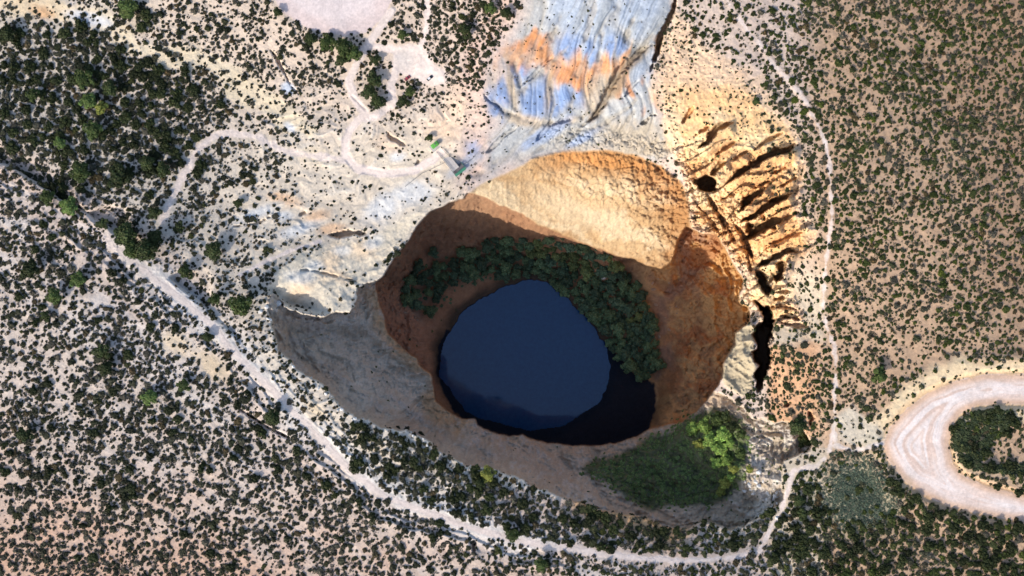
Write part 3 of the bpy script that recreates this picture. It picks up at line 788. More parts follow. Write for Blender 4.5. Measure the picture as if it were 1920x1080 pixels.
# ------------------------------------------------------------------ lake
WZ = -149.6
LK = [(985 + (u - 985) * 1.03, 665 + (v - 665) * 1.03) for u, v in LAKE_C]
kx = PX * (CAM_H - WZ) / CAM_H
n = len(LK)
vw = [((u - 960) * kx, -(v - 540) * kx, WZ) for u, v in LK]
cx = sum(p[0] for p in vw) / n; cy = sum(p[1] for p in vw) / n
vw.append((cx, cy, WZ))
me = bpy.data.meshes.new("water")
me.from_pydata(vw, [], [((i + 1) % n, i, n) for i in range(n)])
M_WATER = bpy.data.materials.new("lake_water")
M_WATER.use_nodes = True
nt = M_WATER.node_tree
b = nt.nodes["Principled BSDF"]
b.inputs["Base Color"].default_value = (0.013, 0.060, 0.165, 1)
b.inputs["Roughness"].default_value = 0.06
b.inputs["IOR"].default_value = 1.6
g = nt.nodes.new("ShaderNodeNewGeometry")
n1 = nt.nodes.new("ShaderNodeTexNoise"); n1.inputs["Scale"].default_value = 0.8; n1.inputs["Detail"].default_value = 3
nt.links.new(g.outputs["Position"], n1.inputs["Vector"])
wr = nt.nodes.new("ShaderNodeValToRGB")
wr.color_ramp.elements[0].position = 0.3; wr.color_ramp.elements[1].position = 0.7
wr.color_ramp.elements[0].color = (0.008, 0.042, 0.118, 1); wr.color_ramp.elements[1].color = (0.014, 0.066, 0.170, 1)
n2 = nt.nodes.new("ShaderNodeTexNoise"); n2.inputs["Scale"].default_value = 0.35; n2.inputs["Detail"].default_value = 8; n2.inputs["Roughness"].default_value = 0.75
nt.links.new(g.outputs["Position"], n2.inputs["Vector"])
nt.links.new(n2.outputs["Fac"], wr.inputs["Fac"])
nt.links.new(wr.outputs["Color"], b.inputs["Base Color"])
bp = nt.nodes.new("ShaderNodeBump"); bp.inputs["Strength"].default_value = 0.12; bp.inputs["Distance"].default_value = 0.1
nt.links.new(n1.outputs["Fac"], bp.inputs["Height"])
nt.links.new(bp.outputs["Normal"], b.inputs["Normal"])
me.materials.append(M_WATER)
put("water", me, kind="structure")

# ------------------------------------------------------------------ plants
rng = np.random.RandomState(7)


def leaf_cloud(lobes, n, size, seed, flat=0.75, base=(0.045, 0.060, 0.022), core=True):
    """leaf tufts (triangles pairs) spread over the outside of several lobes; unit crown radius 1, base at z=0"""
    rs = np.random.RandomState(seed)
    VV, FF, CC = [], [], []
    tot = 0
    w = np.array([l[3] ** 2 for l in lobes]); w = w / w.sum()
    for (lx, ly, lz, lr), ww in zip(lobes, w):
        k = max(6, int(n * ww))
        d = rs.normal(size=(k, 3)); d[:, 2] = np.abs(d[:, 2]) * 1.0 - 0.25
        d /= np.linalg.norm(d, axis=1)[:, None]
        bump = 0.82 + 0.36 * vnoise(d[:, 0] * 2.2 + lx * 7 + 9, d[:, 1] * 2.2 + d[:, 2] + ly * 5 + 9, seed + 3)
        r = lr * bump * (0.72 + 0.32 * rs.rand(k))
        p = d * r[:, None] * np.array([1, 1, flat]) + np.array([lx, ly, lz])
        nrm = d + rs.normal(size=(k, 3)) * 0.55
        nrm /= np.linalg.norm(nrm, axis=1)[:, None]
        t = np.cross(nrm, rs.normal(size=(k, 3))); t /= np.linalg.norm(t, axis=1)[:, None] + 1e-9
        bt = np.cross(nrm, t)
        s = size * (0.6 + 0.8 * rs.rand(k))[:, None]
        q = np.stack([p - t * s, p - bt * s * 0.7, p + t * s, p + bt * s * 0.7], 1)
        VV.append(q.reshape(-1, 3)); FF.append(np.arange(k * 4).reshape(k, 4) + tot); tot += k * 4
        c = np.array(base)[None] * (0.65 + 0.9 * rs.rand(k))[:, None] * (0.8 + 0.4 * rs.rand())
        c[:, 0] *= 0.85 + 0.4 * rs.rand(k)
        CC.append(np.repeat(c, 4, 0))
        if core:
            a, bq = np.meshgrid(np.linspace(0, 2 * np.pi, 9)[:-1], np.array([-0.35, 0.15, 0.55, 0.9]))
            cr = np.sqrt(1 - bq ** 2) * lr * 0.78
            cc = np.stack([np.cos(a) * cr + lx, np.sin(a) * cr + ly, bq * lr * 0.78 * flat + lz], -1).reshape(-1, 3)
            f = []
            for j in range(3):
                for i in range(8):
                    f.append((j * 8 + i, j * 8 + (i + 1) % 8, (j + 1) * 8 + (i + 1) % 8, (j + 1) * 8 + i))
            f.append((24, 26, 28, 30)); f.append((24, 25, 26, 26 + 0)) if False else None
            f = [x for x in f if x]
            VV.append(cc); FF.append(np.array(f) + tot); tot += 32
            CC.append(np.repeat((np.array(base) * 0.8)[None], 32, 0))
    V_ = np.concatenate(VV); V_[:, 2] = np.maximum(V_[:, 2], 0.0)
    return V_, np.concatenate(FF), np.concatenate(CC)


def rand_lobes(k, seed, spread=0.55, r0=0.42, zc=0.3):
    rs = np.random.RandomState(seed)
    L = [(0, 0, zc, r0 * 1.15)]
    for i in range(k):
        a = 2 * math.pi * (i + rs.rand() * 0.8) / k
        d = spread * (0.75 + 0.4 * rs.rand())
        L.append((math.cos(a) * d, math.sin(a) * d, zc * (0.6 + 0.7 * rs.rand()), r0 * (0.65 + 0.5 * rs.rand())))
    return L


# shrub templates, light (for the mass) and full (for individuals)
LIGHT = []
for i in range(8):
    LIGHT.append(leaf_cloud(rand_lobes(3 + i % 4, 300 + i, 0.46, 0.5, 0.22), 46, 0.21, 310 + i, 0.7, core=True))
TINY = []
for i in range(5):
    TINY.append(leaf_cloud([(0, 0, 0.15, 0.9)], 16, 0.42, 330 + i, 0.6, core=False))
SHRUBS = []
for i in range(8):
    v_, f_, c_ = leaf_cloud(rand_lobes(4 + i % 4, 400 + i, 0.55, 0.44, 0.26), 420, 0.10, 410 + i, 0.8)
    SHRUBS.append(mesh_np("shrub", v_, f_, c_, False, M_LEAF))


def tree_parts(seed, base, lobes_n=9, h=1.25, n=1500, size=0.075):
    """crown of unit radius over a forked trunk, height about 1.6"""
    rs = np.random.RandomState(seed)
    lobes = [(0, 0, h, 0.45)]
    for i in range(lobes_n):
        a = 2 * math.pi * (i * 0.618)
        d = 0.66 * math.sqrt((i + 0.6) / lobes_n) * (0.85 + 0.4 * rs.rand())
        lobes.append((math.cos(a) * d, math.sin(a) * d, h - 0.45 * d + 0.25 * rs.rand() - 0.1, 0.24 + 0.16 * rs.rand()))
    v_, f_, c_ = leaf_cloud(lobes, n, size, seed + 1, 0.85, base)
    crown = mesh_np("crown", v_, f_, c_, False, M_LEAF)
    VV, FF = [], []

    def limb(p0, p1, r0, r1, sg=7):
        p0 = np.array(p0, float); p1 = np.array(p1, float)
        d = p1 - p0; d /= np.linalg.norm(d)
        t = np.cross(d, (0.3, 1, 0.1)); t /= np.linalg.norm(t); bt = np.cross(d, t)
        o = sum(len(x) for x in VV)
        a = np.linspace(0, 2 * np.pi, sg + 1)[:-1]
        ring = np.cos(a)[:, None] * t + np.sin(a)[:, None] * bt
        VV.append(np.concatenate([p0 + ring * r0, p1 + ring * r1]))
        FF.append(np.array([(o + i, o + (i + 1) % sg, o + sg + (i + 1) % sg, o + sg + i) for i in range(sg)]))
    limb((0, 0, -0.15), (0.03, 0.02, 0.6), 0.10, 0.075)
    for i in range(4):
        a = 1.6 * i + seed
        limb((0.03, 0.02, 0.55), (math.cos(a) * 0.45, math.sin(a) * 0.45, 1.0 + 0.1 * (i % 2)), 0.055, 0.022)
    trunk = mesh_np("trunk", np.concatenate(VV), np.concatenate(FF), None, True, M_BARK)
    return crown, trunk


DARK = (0.032, 0.044, 0.014)
MID = (0.050, 0.074, 0.020)
BRIGHT = (0.085, 0.130, 0.034)
LIME = (0.185, 0.285, 0.062)
YEL = (0.215, 0.235, 0.050)
RING = (0.120, 0.190, 0.092)
RINGD = (0.085, 0.140, 0.080)
TREES = {k: [tree_parts(500 + 10 * j + 100 * i, col) for j in range(3)] for i, (k, col) in enumerate((("dark", DARK), ("mid", MID), ("bright", BRIGHT), ("lime", LIME), ("olive", (0.150, 0.190, 0.070)), ("yellow", YEL), ("ring", RING), ("ring_dark", RINGD)))}


def tree(u, v, dpx, kind, label, cat="tree", group=None, hs=1.0, name="tree"):
    p = at(u, v)
    rr = dpx * 0.5 * PX * (CAM_H - p.z) / CAM_H
    crown, trunk = TREES[kind][rng.randint(3)]
    # the picture shows the crown: shift the foot so that the crown, not the foot, lies at (u, v)
    top = p.z + 1.1 * rr * hs
    f = (CAM_H - top) / CAM_H * PX
    o = bpy.data.objects.new(name, None)
    COL.objects.link(o)
    o.empty_display_size = 0.5
    o.location = ((u - 960) * f, -(v - 540) * f, p.z)
    o.rotation_euler = (0, 0, rng.rand() * 6.28)
    o.scale = (rr, rr * (0.85 + 0.3 * rng.rand()), rr * hs)
    o["label"] = label; o["category"] = cat
    if group:
        o["group"] = group
    put("trunk", trunk, o); put("crown", crown, o)
    return o


# ---- single trees that can be pointed to
TL = [
    (240, 15, 42, "mid", "rounded green tree at the top edge among pale scrub, left of the round clearing"),
    (12, 62, 40, "dark", "dark tree at the left edge just below the orange stained bare patch"),
    (155, 148, 44, "mid", "broad tree in the dense western thicket, uppermost of its row of big trees"),
    (62, 178, 30, "mid", "yellowish green tree in the western thicket closest to the left edge"),
    (165, 190, 36, "bright", "bright green leafy tree in the heart of the western thicket"),
    (188, 202, 30, "yellow", "olive yellow tree beside the bright leafy one in the western thicket"),
    (205, 165, 34, "dark", "dark tree right of the broad one in the western thicket"),
    (175, 245, 46, "mid", "large tree on the lower side of the western thicket, above a bare gully"),
    (112, 268, 26, "bright", "small bright green tree standing in pale ground left of the western thicket"),
    (148, 322, 44, "mid", "big round tree with a long shadow above the western scarp"),
    (222, 335, 48, "dark", "wide dark tree right of the round tree above the western scarp"),
    (275, 305, 36, "dark", "dark tree beside the western trail's upper bend"),
    (305, 318, 34, "dark", "dark bushy tree touching the western trail"),
    (130, 388, 40, "bright", "lone bright green tree on the scarp top with a navy shadow"),
    (90, 370, 34, "mid", "green tree at the head of the scarp, left of the lone bright one"),
    (235, 440, 54, "dark", "upper left crown of the giant tree clump beside the white ledge path"),
    (272, 470, 56, "dark", "lower right crown of the giant tree clump beside the white ledge path"),
    (245, 470, 40, "mid", "front crown of the giant tree clump, overhanging the white ledge"),
    (290, 448, 40, "dark", "rear crown of the giant tree clump, next to the trail end"),
    (400, 470, 42, "dark", "dark tree in the hollow between the giant clump and the cream rock"),
    (290, 398, 30, "dark", "dark tree just above the giant clump"),
    (192, 420, 26, "dark", "dark tree on the ledge left of the giant clump"),
    (335, 425, 26, "dark", "small dark tree right of the trail end in pale scrub"),
    (447, 380, 22, "dark", "small dark tree alone on the grey slope above the hollow"),
    (55, 505, 46, "dark", "wide dark tree on the pink plain near the left edge"),
    (145, 525, 34, "bright", "round bright green tree on the pink plain with a navy shadow"),
    (100, 555, 34, "mid", "green tree on the pink plain below the round bright one"),
    (85, 592, 24, "dark", "small bluish dark tree on the pink plain"),
    (450, 570, 50, "mid", "large green tree on the pit's western corner beside white rock"),
    (402, 562, 28, "mid", "small green tree left of the large one at the pit's western corner"),
    (348, 510, 34, "dark", "dark tree in the shaded hollow above the white ledge path"),
    (190, 660, 34, "dark", "dark round tree on the plain far left of the pit, upper of two"),
    (197, 690, 34, "dark", "dark round tree on the plain far left of the pit, lower of two"),
    (280, 745, 34, "bright", "bright green tree on the plain with a navy shadow below the sandy patch"),
    (345, 722, 30, "mid", "green tree on the lower edge of the sandy bare patch"),
    (388, 632, 22, "dark", "small dark tree by the white ledge path, above the sandy patch"),
    (45, 815, 34, "dark", "wide dark tree among the shrubs near the left edge, low on the plain"),
    (510, 783, 38, "dark", "dark tree against the broken white ledge left of the path"),
    (915, 890, 34, "yellow", "yellow green tree on the pit's lower rim"),
    (900, 905, 30, "dark", "dark tree beside the yellow green one on the lower rim"),
    (960, 1005, 34, "mid", "bluish green tree overhanging the pale path below the pit"),
    (1015, 1060, 34, "mid", "green tree below the pale path at the bottom edge"),
    (1496, 800, 40, "dark", "dark tree wedged in the notch at the pit's lower right corner"),
    (1507, 825, 32, "dark", "second dark tree lower in the same corner notch"),
    (1498, 940, 28, "dark", "round dark tree beside the narrow path right of the pit"),
    (1506, 965, 28, "dark", "round dark tree just below another beside the narrow path"),
    (1650, 705, 38, "mid", "solitary green tree above the gravel loop road"),
    (1418, 190, 18, "mid", "small solitary green tree on the orange crag top"),
    (873, 57, 34, "dark", "dark tree on the edge of the pink slope at the top"),
    (755, 64, 24, "mid", "small tree on the bare ground between two dirt tracks"),
    (805, 258, 18, "dark", "dark round bush-like tree behind the green kiosk"),
    (520, 22, 24, "dark", "dark tree on the left rim of the round clearing"),
    (645, 88, 44, "mid", "big tree in the green thicket below the round clearing, middle one"),
    (612, 80, 36, "mid", "tree in the green thicket below the round clearing, left of the middle"),
    (582, 72, 30, "dark", "leftmost tree of the green thicket below the round clearing"),
    (664, 100, 36, "mid", "tree at the right end of the green thicket beside the dirt track"),
    (640, 112, 30, "dark", "lowest tree of the green thicket below the round clearing"),
    (700, 150, 34, "dark", "uppermost tree on the island between the two dirt tracks"),
    (692, 172, 34, "dark", "middle tree on the island between the two dirt tracks"),
    (708, 190, 34, "dark", "lowest tree on the island between the two dirt tracks"),
    (703, 112, 26, "dark", "tree just above the island between the dirt tracks"),
    (768, 171, 24, "mid", "green tree right behind the red car"),
    (755, 190, 26, "dark", "dark tree below the car clearing, on a gully edge"),
    (920, 15, 26, "mid", "tree at the top edge left of the pale blue slope"),
    (950, 25, 30, "dark", "dark tree at the top edge right on the rim of the pale blue slope"),
]
for (u, v, d, k, lb) in TL:
    tree(u, v, d, k, lb, hs=0.5 + 0.25 * rng.rand())
# ---- trees ringing the lake
ring_o = [(745, 548), (793, 470), (840, 472), (890, 469), (933, 450), (1017, 447), (1090, 460), (1140, 484), (1173, 510), (1205, 550), (1218, 590), (1230, 643), (1234, 690), (1215, 715)]
ring_i = [(832, 610), (850, 570), (885, 540), (920, 528), (960, 520), (1000, 512), (1040, 535), (1078, 562), (1105, 590), (1130, 620), (1146, 650), (1155, 672), (1185, 695), (1200, 712)]
placed = []
tries = 0
while len(placed) < 215 and tries < 20000:
    tries += 1
    s = rng.rand() * 12.99
    i = int(s); f = s - i
    if s < 3.0 and rng.rand() < 0.35:
        continue
    t = rng.rand()
    po = np.array(ring_o[i]) * (1 - f) + np.array(ring_o[i + 1]) * f
    pi_ = np.array(ring_i[i]) * (1 - f) + np.array(ring_i[i + 1]) * f
    p = po * (1 - t) + pi_ * t
    if s < 3.2 and (t > 0.72 or (vnoise(np.array([p[0] / 22.]), np.array([p[1] / 22.]), 801)[0] < 0.42)):
        continue
    d = 17 + 19 * rng.rand()
    if all((p[0] - q[0]) ** 2 + (p[1] - q[1]) ** 2 > (0.30 * (d + q[2])) ** 2 for q in placed):
        placed.append((p[0], p[1], d))
for (u, v, d) in placed:
    near = min(math.hypot(u - a, v - b_) for a, b_ in ((1080, 490), (1010, 470), (1050, 475), (1150, 500), (1100, 500), (1190, 600)))
    if near < 17:
        tree(u, v, d, "olive", "yellowish green tree among darker ones on the upper side of the pit lake", group="yellowish trees above the pit lake", hs=1.0)
    else:
        k = "ring" if rng.rand() < 0.5 else "ring_dark"
        tree(u, v, d, k, "dark green tree in the shaded ring of trees around the pit lake", group="trees ringing the pit lake", hs=1.0)
# ---- lit trees on the ledge
for (u, v, d, k) in ((1300, 805, 30, "lime"), (1322, 800, 34, "lime"), (1345, 785, 30, "mid"), (1332, 825, 34, "lime"), (1355, 815, 32, "lime"), (1312, 832, 26, "yellow"), (1350, 842, 32, "lime"), (1368, 830, 26, "lime"),
                     (1362, 862, 30, "lime"), (1345, 868, 26, "lime"), (1375, 880, 22, "yellow"), (1390, 850, 24, "mid"), (1360, 905, 28, "yellow"), (1352, 922, 24, "yellow"), (1372, 800, 28, "dark"), (1360, 782, 26, "dark"), (1390, 815, 22, "mid"), (1405, 880, 18, "yellow"), (1370, 895, 20, "lime")):
    lb = {"lime": "bright sunlit green tree on the pit's lower right ledge", "yellow": "yellow green sunlit tree on the pit's lower right ledge", "mid": "mid green tree at the rim of the sunlit grove on the lower right ledge", "dark": "dark tree at the upper end of the sunlit grove on the lower right ledge"}[k]
    tree(u, v, d, k, lb, group={"lime": "bright ledge trees", "yellow": "yellow ledge trees", "mid": "mid green ledge trees", "dark": "dark ledge trees"}[k], hs=0.8)

# ------------------------------------------------------------------ shrubs scattered by how thick the scrub is
def samp(F, u, v):
    i = np.clip(np.searchsorted(fu, u), 0, NU - 1); j = np.clip(np.searchsorted(fv, v), 0, NV - 1)
    return F[j, i]


pinkz0 = smooth(60, 20, sdBad + mn * 20) * smooth(1010, 940, FU) * smooth(400, 300, FV)
dens = np.zeros_like(FU)          # 0..1
size = np.full_like(FU, 1.0)
left = s_band < 0
clump = fbm(FU, FV, 38, 3, 201)
dens = np.where(FU > 1440, 1.0, 0.5)
dens = np.where(left & (FU < 1440), 0.85, dens)
dens = np.where((~left) & (FU < 560), 0.85 - 0.45 * smooth(300, 440, FU + (FV - 250) * 0.2) , dens)
dens = np.where((~left) & (FU >= 560) & (FU < 900) & (FV < 460), 0.30, dens)
dens = np.where((FU > 230) & (FU < 900) & (FV < 260) & (FV < 60 + FU * 0.33), 0.55, dens)
dens = np.where((FU > 740) & (FU < 900) & (FV < 120), 0.8, dens)
dens = np.where((FU > 600) & (FU < 900) & (FV > 230) & (FV < 460), 0.16, dens)
dens = np.where((~left) & (FV > 560) & (sdO > 0), 0.62, dens)
dens = np.where(pinkz0 > 0.5, np.minimum(dens, 0.30), dens)
dens = np.where(sdBad < 0, 0.05 + 0.25 * smooth(965, 900, FU + FV * 0.15), dens)
dens = np.where(sdCrag < 0, 0.16 + 0.3 * smooth(300, 180, FV) * smooth(-60, 0, sdCrag), dens)
dens = np.where((FU > 1440) & (FU < 1560) & (FV > 480) & (FV < 620), 0.35, dens)
cl2 = fbm(FU, FV, 17, 3, 203)
dens = dens * (0.70 + 0.5 * clump) * np.where(FU > 1440, 0.85 + 0.35 * smooth(-0.45, 0.35, cl2), 0.45 + 1.0 * smooth(-0.45, 0.35, cl2))
dens = dens + 0.25 * smooth(0.1, 0.6, fbm(FU, FV, 140, 3, 205)) * (dens > 0.3)
dens = np.where((s_band > 40) & (FU < 430) & (FV > 90) & (FV < 400), np.maximum(dens, 0.9 * smooth(-0.5, 0.3, clump) + 0.2), dens)
size = np.where((FV > 880) & (FU > 1440), 1.5, size)
lr = (~left) & (FV > 780) & (FU > 640) & (FU < 1450) & (sdO > 14 + mn * 10)
dens = np.where(lr, 1.1, dens)
size = np.where((~left) & (FU < 560), 0.95, size)
size = np.where(sdCrag < 0, 0.6, size); size = np.where(sdBad < 0, 0.55, size)
size = np.where((FU > 560) & (FU < 900) & (FV > 160) & (FV < 460), 0.75, size)
size = np.where(left & (FU < 1000), 1.15, size)
thk = smooth(1.15, 0.8, np.sqrt(((FU - 170) / 230) ** 2 + ((FV - 200) / 170) ** 2) + clump * 0.3) * (s_band > 15)
dens = np.maximum(dens, 1.1 * thk); size = np.where(thk > 0.5, 1.45, size)
size = np.where((FU > 1440) & (FV < 880), 1.0, size)
size = np.where((~left) & (FV > 800) & (FU < 1440), 1.4, size)
dens = np.where((FV > 900) & (FU > 1440) & (sd_road > 10), np.maximum(dens, 1.05), dens)
dens = np.where((FU > 780) & (FU < 940) & (FV < 160) & (sdBad > 0), 1.0, dens)
clear = np.maximum.reduce([smooth(6, -2, sd_road + edge), smooth(5, -2, sd_disc), smooth(pw_ + 6, pw_ + 1, d_route + edge * 1.5) * (FU > 200), smooth(6.5, 3.0, d_east + edge * 1.5), smooth(11, 8, d_ta), smooth(10, 7, d_tb), smooth(8, 5, d_tc),
                           smooth(11, 6, d_wt + edge), smooth(24, 12, d_ws + mn * 12) * 0.85, smooth(7, 4, d_st), smooth(7, 4, d_lk), smooth(4, -4, sd_clr), smooth(6, -8, sdJ) * 0.8, smooth(40, 22, sd_road + mn * 12) * smooth(860, 780, FV) * 0.9,
                           band * smooth(560, 700, FU) * 0.55, band * 0.35, smooth(3, -3, sdOw), smooth(3, -3, sdIw), smooth(2, -3, sdB), smooth(2, 6, crevice), mPil, mProm * 0.97, band * smooth(0.0, 0.4, mn) * 0.5])
for (u0, v0, ru, rv) in ((345, 650, 44, 30), (400, 690, 34, 26), (60, 5, 110, 22), (170, 32, 60, 16), (1610, 930, 60, 70), (520, 390, 50, 24), (590, 410, 50, 24), (770, 340, 60, 30), (1800, 690, 120, 18), (830, 240, 40, 40), (830, 300, 30, 26)):
    d = np.sqrt(((FU - u0) / ru) ** 2 + ((FV - v0) / rv) ** 2) + mn * 0.25
    clear = np.maximum(clear, smooth(1.1, 0.7, d) * 0.85)
dens = np.clip(dens, 0, 1.15) * (1 - np.clip(clear, 0, 1))
# the island inside the loop road is thick with shrubs on its left
isl = up(poly_sd([(1782, 832), (1788, 800), (1806, 780), (1840, 766), (1890, 768), (1915, 790), (1890, 810), (1860, 840), (1840, 870), (1930, 868), (1930, 894), (1840, 886), (1800, 868)]))
dens = np.where(isl < -1, 1.3, dens); size = np.where(isl < 0, 1.35, size)
dens = np.where((sd_road > 6) & (FU > 1790) & (isl > 0) & (FV > 770) & (FV < 930), 0.3, dens)

dens = dens * (1 - 0.85 * smooth(4, -12, up(poly_sd([(1565, 850), (1600, 848), (1640, 860), (1660, 900), (1690, 940), (1680, 965), (1630, 985), (1570, 990), (1535, 960), (1520, 920), (1540, 880)])) + mn * 10))
# dart throwing with a cell hash, big ones first
CELL = 6.0
hash_ = {}
S_u, S_v, S_r = [], [], []


def try_put(u, v, r, f):
    ci, cj = int(u // CELL), int(v // CELL)
    k = int((r + 11) * f // CELL) + 1
    for a in range(ci - k, ci + k + 1):
        for b2 in range(cj - k, cj + k + 1):
            for (x, y, q) in hash_.get((a, b2), ()):
                if (x - u) ** 2 + (y - v) ** 2 < ((r + q) * f) ** 2:
                    return False
    hash_.setdefault((ci, cj), []).append((u, v, r))
    S_u.append(u); S_v.append(v); S_r.append(r)
    return True


for (u, v, d, *_r) in TL:
    hash_.setdefault((int(u // CELL), int(v // CELL)), []).append((u, v, d * 0.3))
for (nt_, rlo, rhi, f, pw) in ((17000, 6.2, 9.6, 0.60, 1.6), (50000, 3.9, 6.6, 0.60, 0.9), (66000, 2.0, 4.0, 0.64, 0.7)):
    uu = rng.uniform(-220, 2140, nt_); vv = rng.uniform(-190, 1270, nt_)
    dd = samp(dens, uu, vv); ss = samp(size, uu, vv)
    ok = rng.rand(nt_) < np.clip(dd, 0, 1) ** pw * (0.55 if rlo > 6 else 1.0)
    rr = rng.uniform(rlo, rhi, nt_) * ss
    for u, v, r in zip(uu[ok], vv[ok], rr[ok]):
        try_put(u, v, r, f)
S = np.array([S_u, S_v, S_r]).T
NS = len(S)
# very small tufts, free of the spacing
nt_ = 70000
uu = rng.uniform(-60, 1980, nt_); vv = rng.uniform(-60, 1140, nt_)
dd = samp(dens, uu, vv)
ok = rng.rand(nt_) < np.clip(dd * 0.85 + 0.04 * (dd > 0.01), 0, 1)
T = np.array([uu[ok], vv[ok], 1.0 + 2.6 * rng.rand(ok.sum()) ** 1.6 * np.clip(samp(size, uu[ok], vv[ok]), .7, 1.1)]).T
# ground cover of the greenish patch right of the pit
nt_ = 5200
uu = rng.normal(1612, 46, nt_); vv = rng.normal(925, 48, nt_)
gp = up(poly_sd([(1565, 850), (1600, 848), (1640, 860), (1660, 900), (1690, 930), (1690, 960), (1640, 990), (1570, 1000), (1535, 960), (1520, 920), (1540, 880)]))
ok = (samp(gp, uu, vv) < 4) & (samp(sd_road, uu, vv) > 8)
G = np.array([uu[ok], vv[ok], rng.uniform(1.2, 3.2, ok.sum())]).T
G = G[:4200]


def tone(u, v, n):
    """leaf tint per shrub: greener on the right, greyer and darker on the left"""
    g = smooth(700, 1700, u)
    base = np.stack([0.022 + 0.014 * g, 0.030 + 0.026 * g, 0.014 - 0.001 * g], 1)
    grey = np.stack([0.075 + 0 * g, 0.080 + 0 * g, 0.068 + 0 * g], 1)
    w = (rng.rand(n) ** 4 * 0.7)[:, None]
    w = np.clip(w + (0.25 * smooth(0.1, 0.5, vnoise(u / 60, v / 60, 207) - 0.35))[:, None], 0, 1)
    kind = rng.rand(n)[:, None]
    base = np.where(kind > 0.90, np.array((0.085, 0.088, 0.078))[None], base)
    base = np.where((kind > 0.80) & (kind <= 0.90), np.array((0.070, 0.058, 0.030))[None], base)
    base = np.where(kind < 0.10, base * np.array((1.6, 1.5, 1.0))[None], base)
    return (base * (1 - w) + grey * w) * np.array((0.72, 0.64, 0.50))[None] * (0.75 + 0.6 * rng.rand(n))[:, None]


def mass(name, PTS, templates, label, cat, tint=None, hmul=1.0, zoff=-0.05):
    VV, FF, CC = [], [], []
    tot = 0
    zz = gz(PTS[:, 0], PTS[:, 1])
    tn = tone(PTS[:, 0], PTS[:, 1], len(PTS)) if (tint is None or tint == 'dry') else np.array(tint)[None] * (0.7 + 0.6 * rng.rand(len(PTS)))[:, None]
    if tint == "dry":
        w = rng.rand(len(PTS), 1)
        gx = smooth(1200, 1500, PTS[:, 0])[:, None]
        tn = np.array((0.060, 0.068, 0.045)) * w + (np.array((0.13, 0.115, 0.085)) * (1 - gx) * 0.8 + np.array((0.115, 0.105, 0.055)) * gx) * (1 - w)
        tn = tn * (0.6 + 0.7 * rng.rand(len(PTS), 1))
    ref = np.array((0.045, 0.060, 0.022))
    which = rng.randint(len(templates), size=len(PTS))
    for t, (tv, tf, tcol) in enumerate(templates):
        m = which == t
        P = PTS[m]
        if not len(P):
            continue
        k = PX * (CAM_H - zz[m]) / CAM_H
        rr = P[:, 2] * k
        a = rng.rand(len(P)) * 6.283
        c, s = np.cos(a), np.sin(a)
        sx = rr * (0.85 + 0.35 * rng.rand(len(P))); sy = rr * (0.85 + 0.35 * rng.rand(len(P))); sz = rr * (0.5 + 0.35 * rng.rand(len(P))) * hmul
        lx = tv[None, :, 0] * sx[:, None]; ly = tv[None, :, 1] * sy[:, None]
        Vx = lx * c[:, None] - ly * s[:, None] + ((P[:, 0] - 960) * k)[:, None]
        Vy = lx * s[:, None] + ly * c[:, None] - ((P[:, 1] - 540) * k)[:, None]
        Vz = tv[None, :, 2] * sz[:, None] + (zz[m] + zoff)[:, None]
        VV.append(np.stack([Vx, Vy, Vz], -1).reshape(-1, 3))
        FF.append((tf[None] + (np.arange(len(P)) * len(tv))[:, None, None] + tot).reshape(-1, 4))
        CC.append((tcol[None] / ref * tn[m][:, None, :]).reshape(-1, 3))
        tot += len(P) * len(tv)
    me = mesh_np(name, np.concatenate(VV), np.concatenate(FF), np.concatenate(CC), False, M_LEAF)
    return put(name, me, kind="stuff", label=label, category=cat)


# the three hundred largest in the frame are objects of their own
inframe = (S[:, 0] > 6) & (S[:, 0] < 1914) & (S[:, 1] > 6) & (S[:, 1] < 1074)
order = np.argsort(-(S[:, 2] * inframe))
bigi = order[:296]
rest = np.setdiff1d(np.arange(NS), bigi)
print("shrubs", NS, "tufts", len(T), "biggest", S[bigi[0], 2], S[bigi[-1], 2])


def zone(u, v):
    sb = float(samp(s_band, np.array([u]), np.array([v]))[0])
    if u > 1760 and 760 < v < 900:
        return "dark leafy shrub on the island inside the gravel loop road", "shrubs on the road island"
    if u > 1440 and v > 880:
        return "big dark shrub in the thick scrub below the gravel loop road", "shrubs below the loop road"
    if u > 1440:
        return "dark green round shrub on the tan plain right of the long footpath", "shrubs on the right plain"
    if sb < 0:
        return "dark round shrub on the pinkish plain left of and below the white ledge path", "shrubs on the left plain"
    if v > 600:
        return "dark shrub between the pit's lower rim and the pale path", "shrubs on the lower rim"
    if u < 560 and v > 110:
        return "dark shrub in the grey scrub of the western basin", "shrubs in the western basin"
    return "dark shrub on the pale ground around the clearings above the pit", "shrubs above the pit"


M_SHRUB = mat_leaf("shrub_leaves", (0.50, 0.50, 0.40), 0.4)
for s_ in SHRUBS:
    s_.materials.clear(); s_.materials.append(M_SHRUB)
for q in bigi:
    u, v, r = S[q]
    p = at(u, v)
    rr = r * PX * (CAM_H - p.z) / CAM_H
    o = put("shrub", SHRUBS[rng.randint(8)])
    o.location = p - Vector((0, 0, 0.1))
    o.rotation_euler = (0, 0, rng.rand() * 6.28)
    o.scale = (rr * (0.85 + 0.3 * rng.rand()), rr * (0.85 + 0.3 * rng.rand()), rr * (0.65 + 0.35 * rng.rand()))
    o["label"], o["group"] = zone(u, v)
    o["category"] = "shrub"
mass("scrub", S[rest], LIGHT, "countless small dark shrubs covering the dry plain around the pit", "scrub")
mass("grass_tufts", T, TINY, "tiny dry tufts and seedlings dotted over the bare ground", "tufts", "dry")
mass("ground_cover", G, TINY, "low bluish green ground cover in the patch left of the gravel loop road", "ground cover", (0.078, 0.105, 0.070), 0.7)
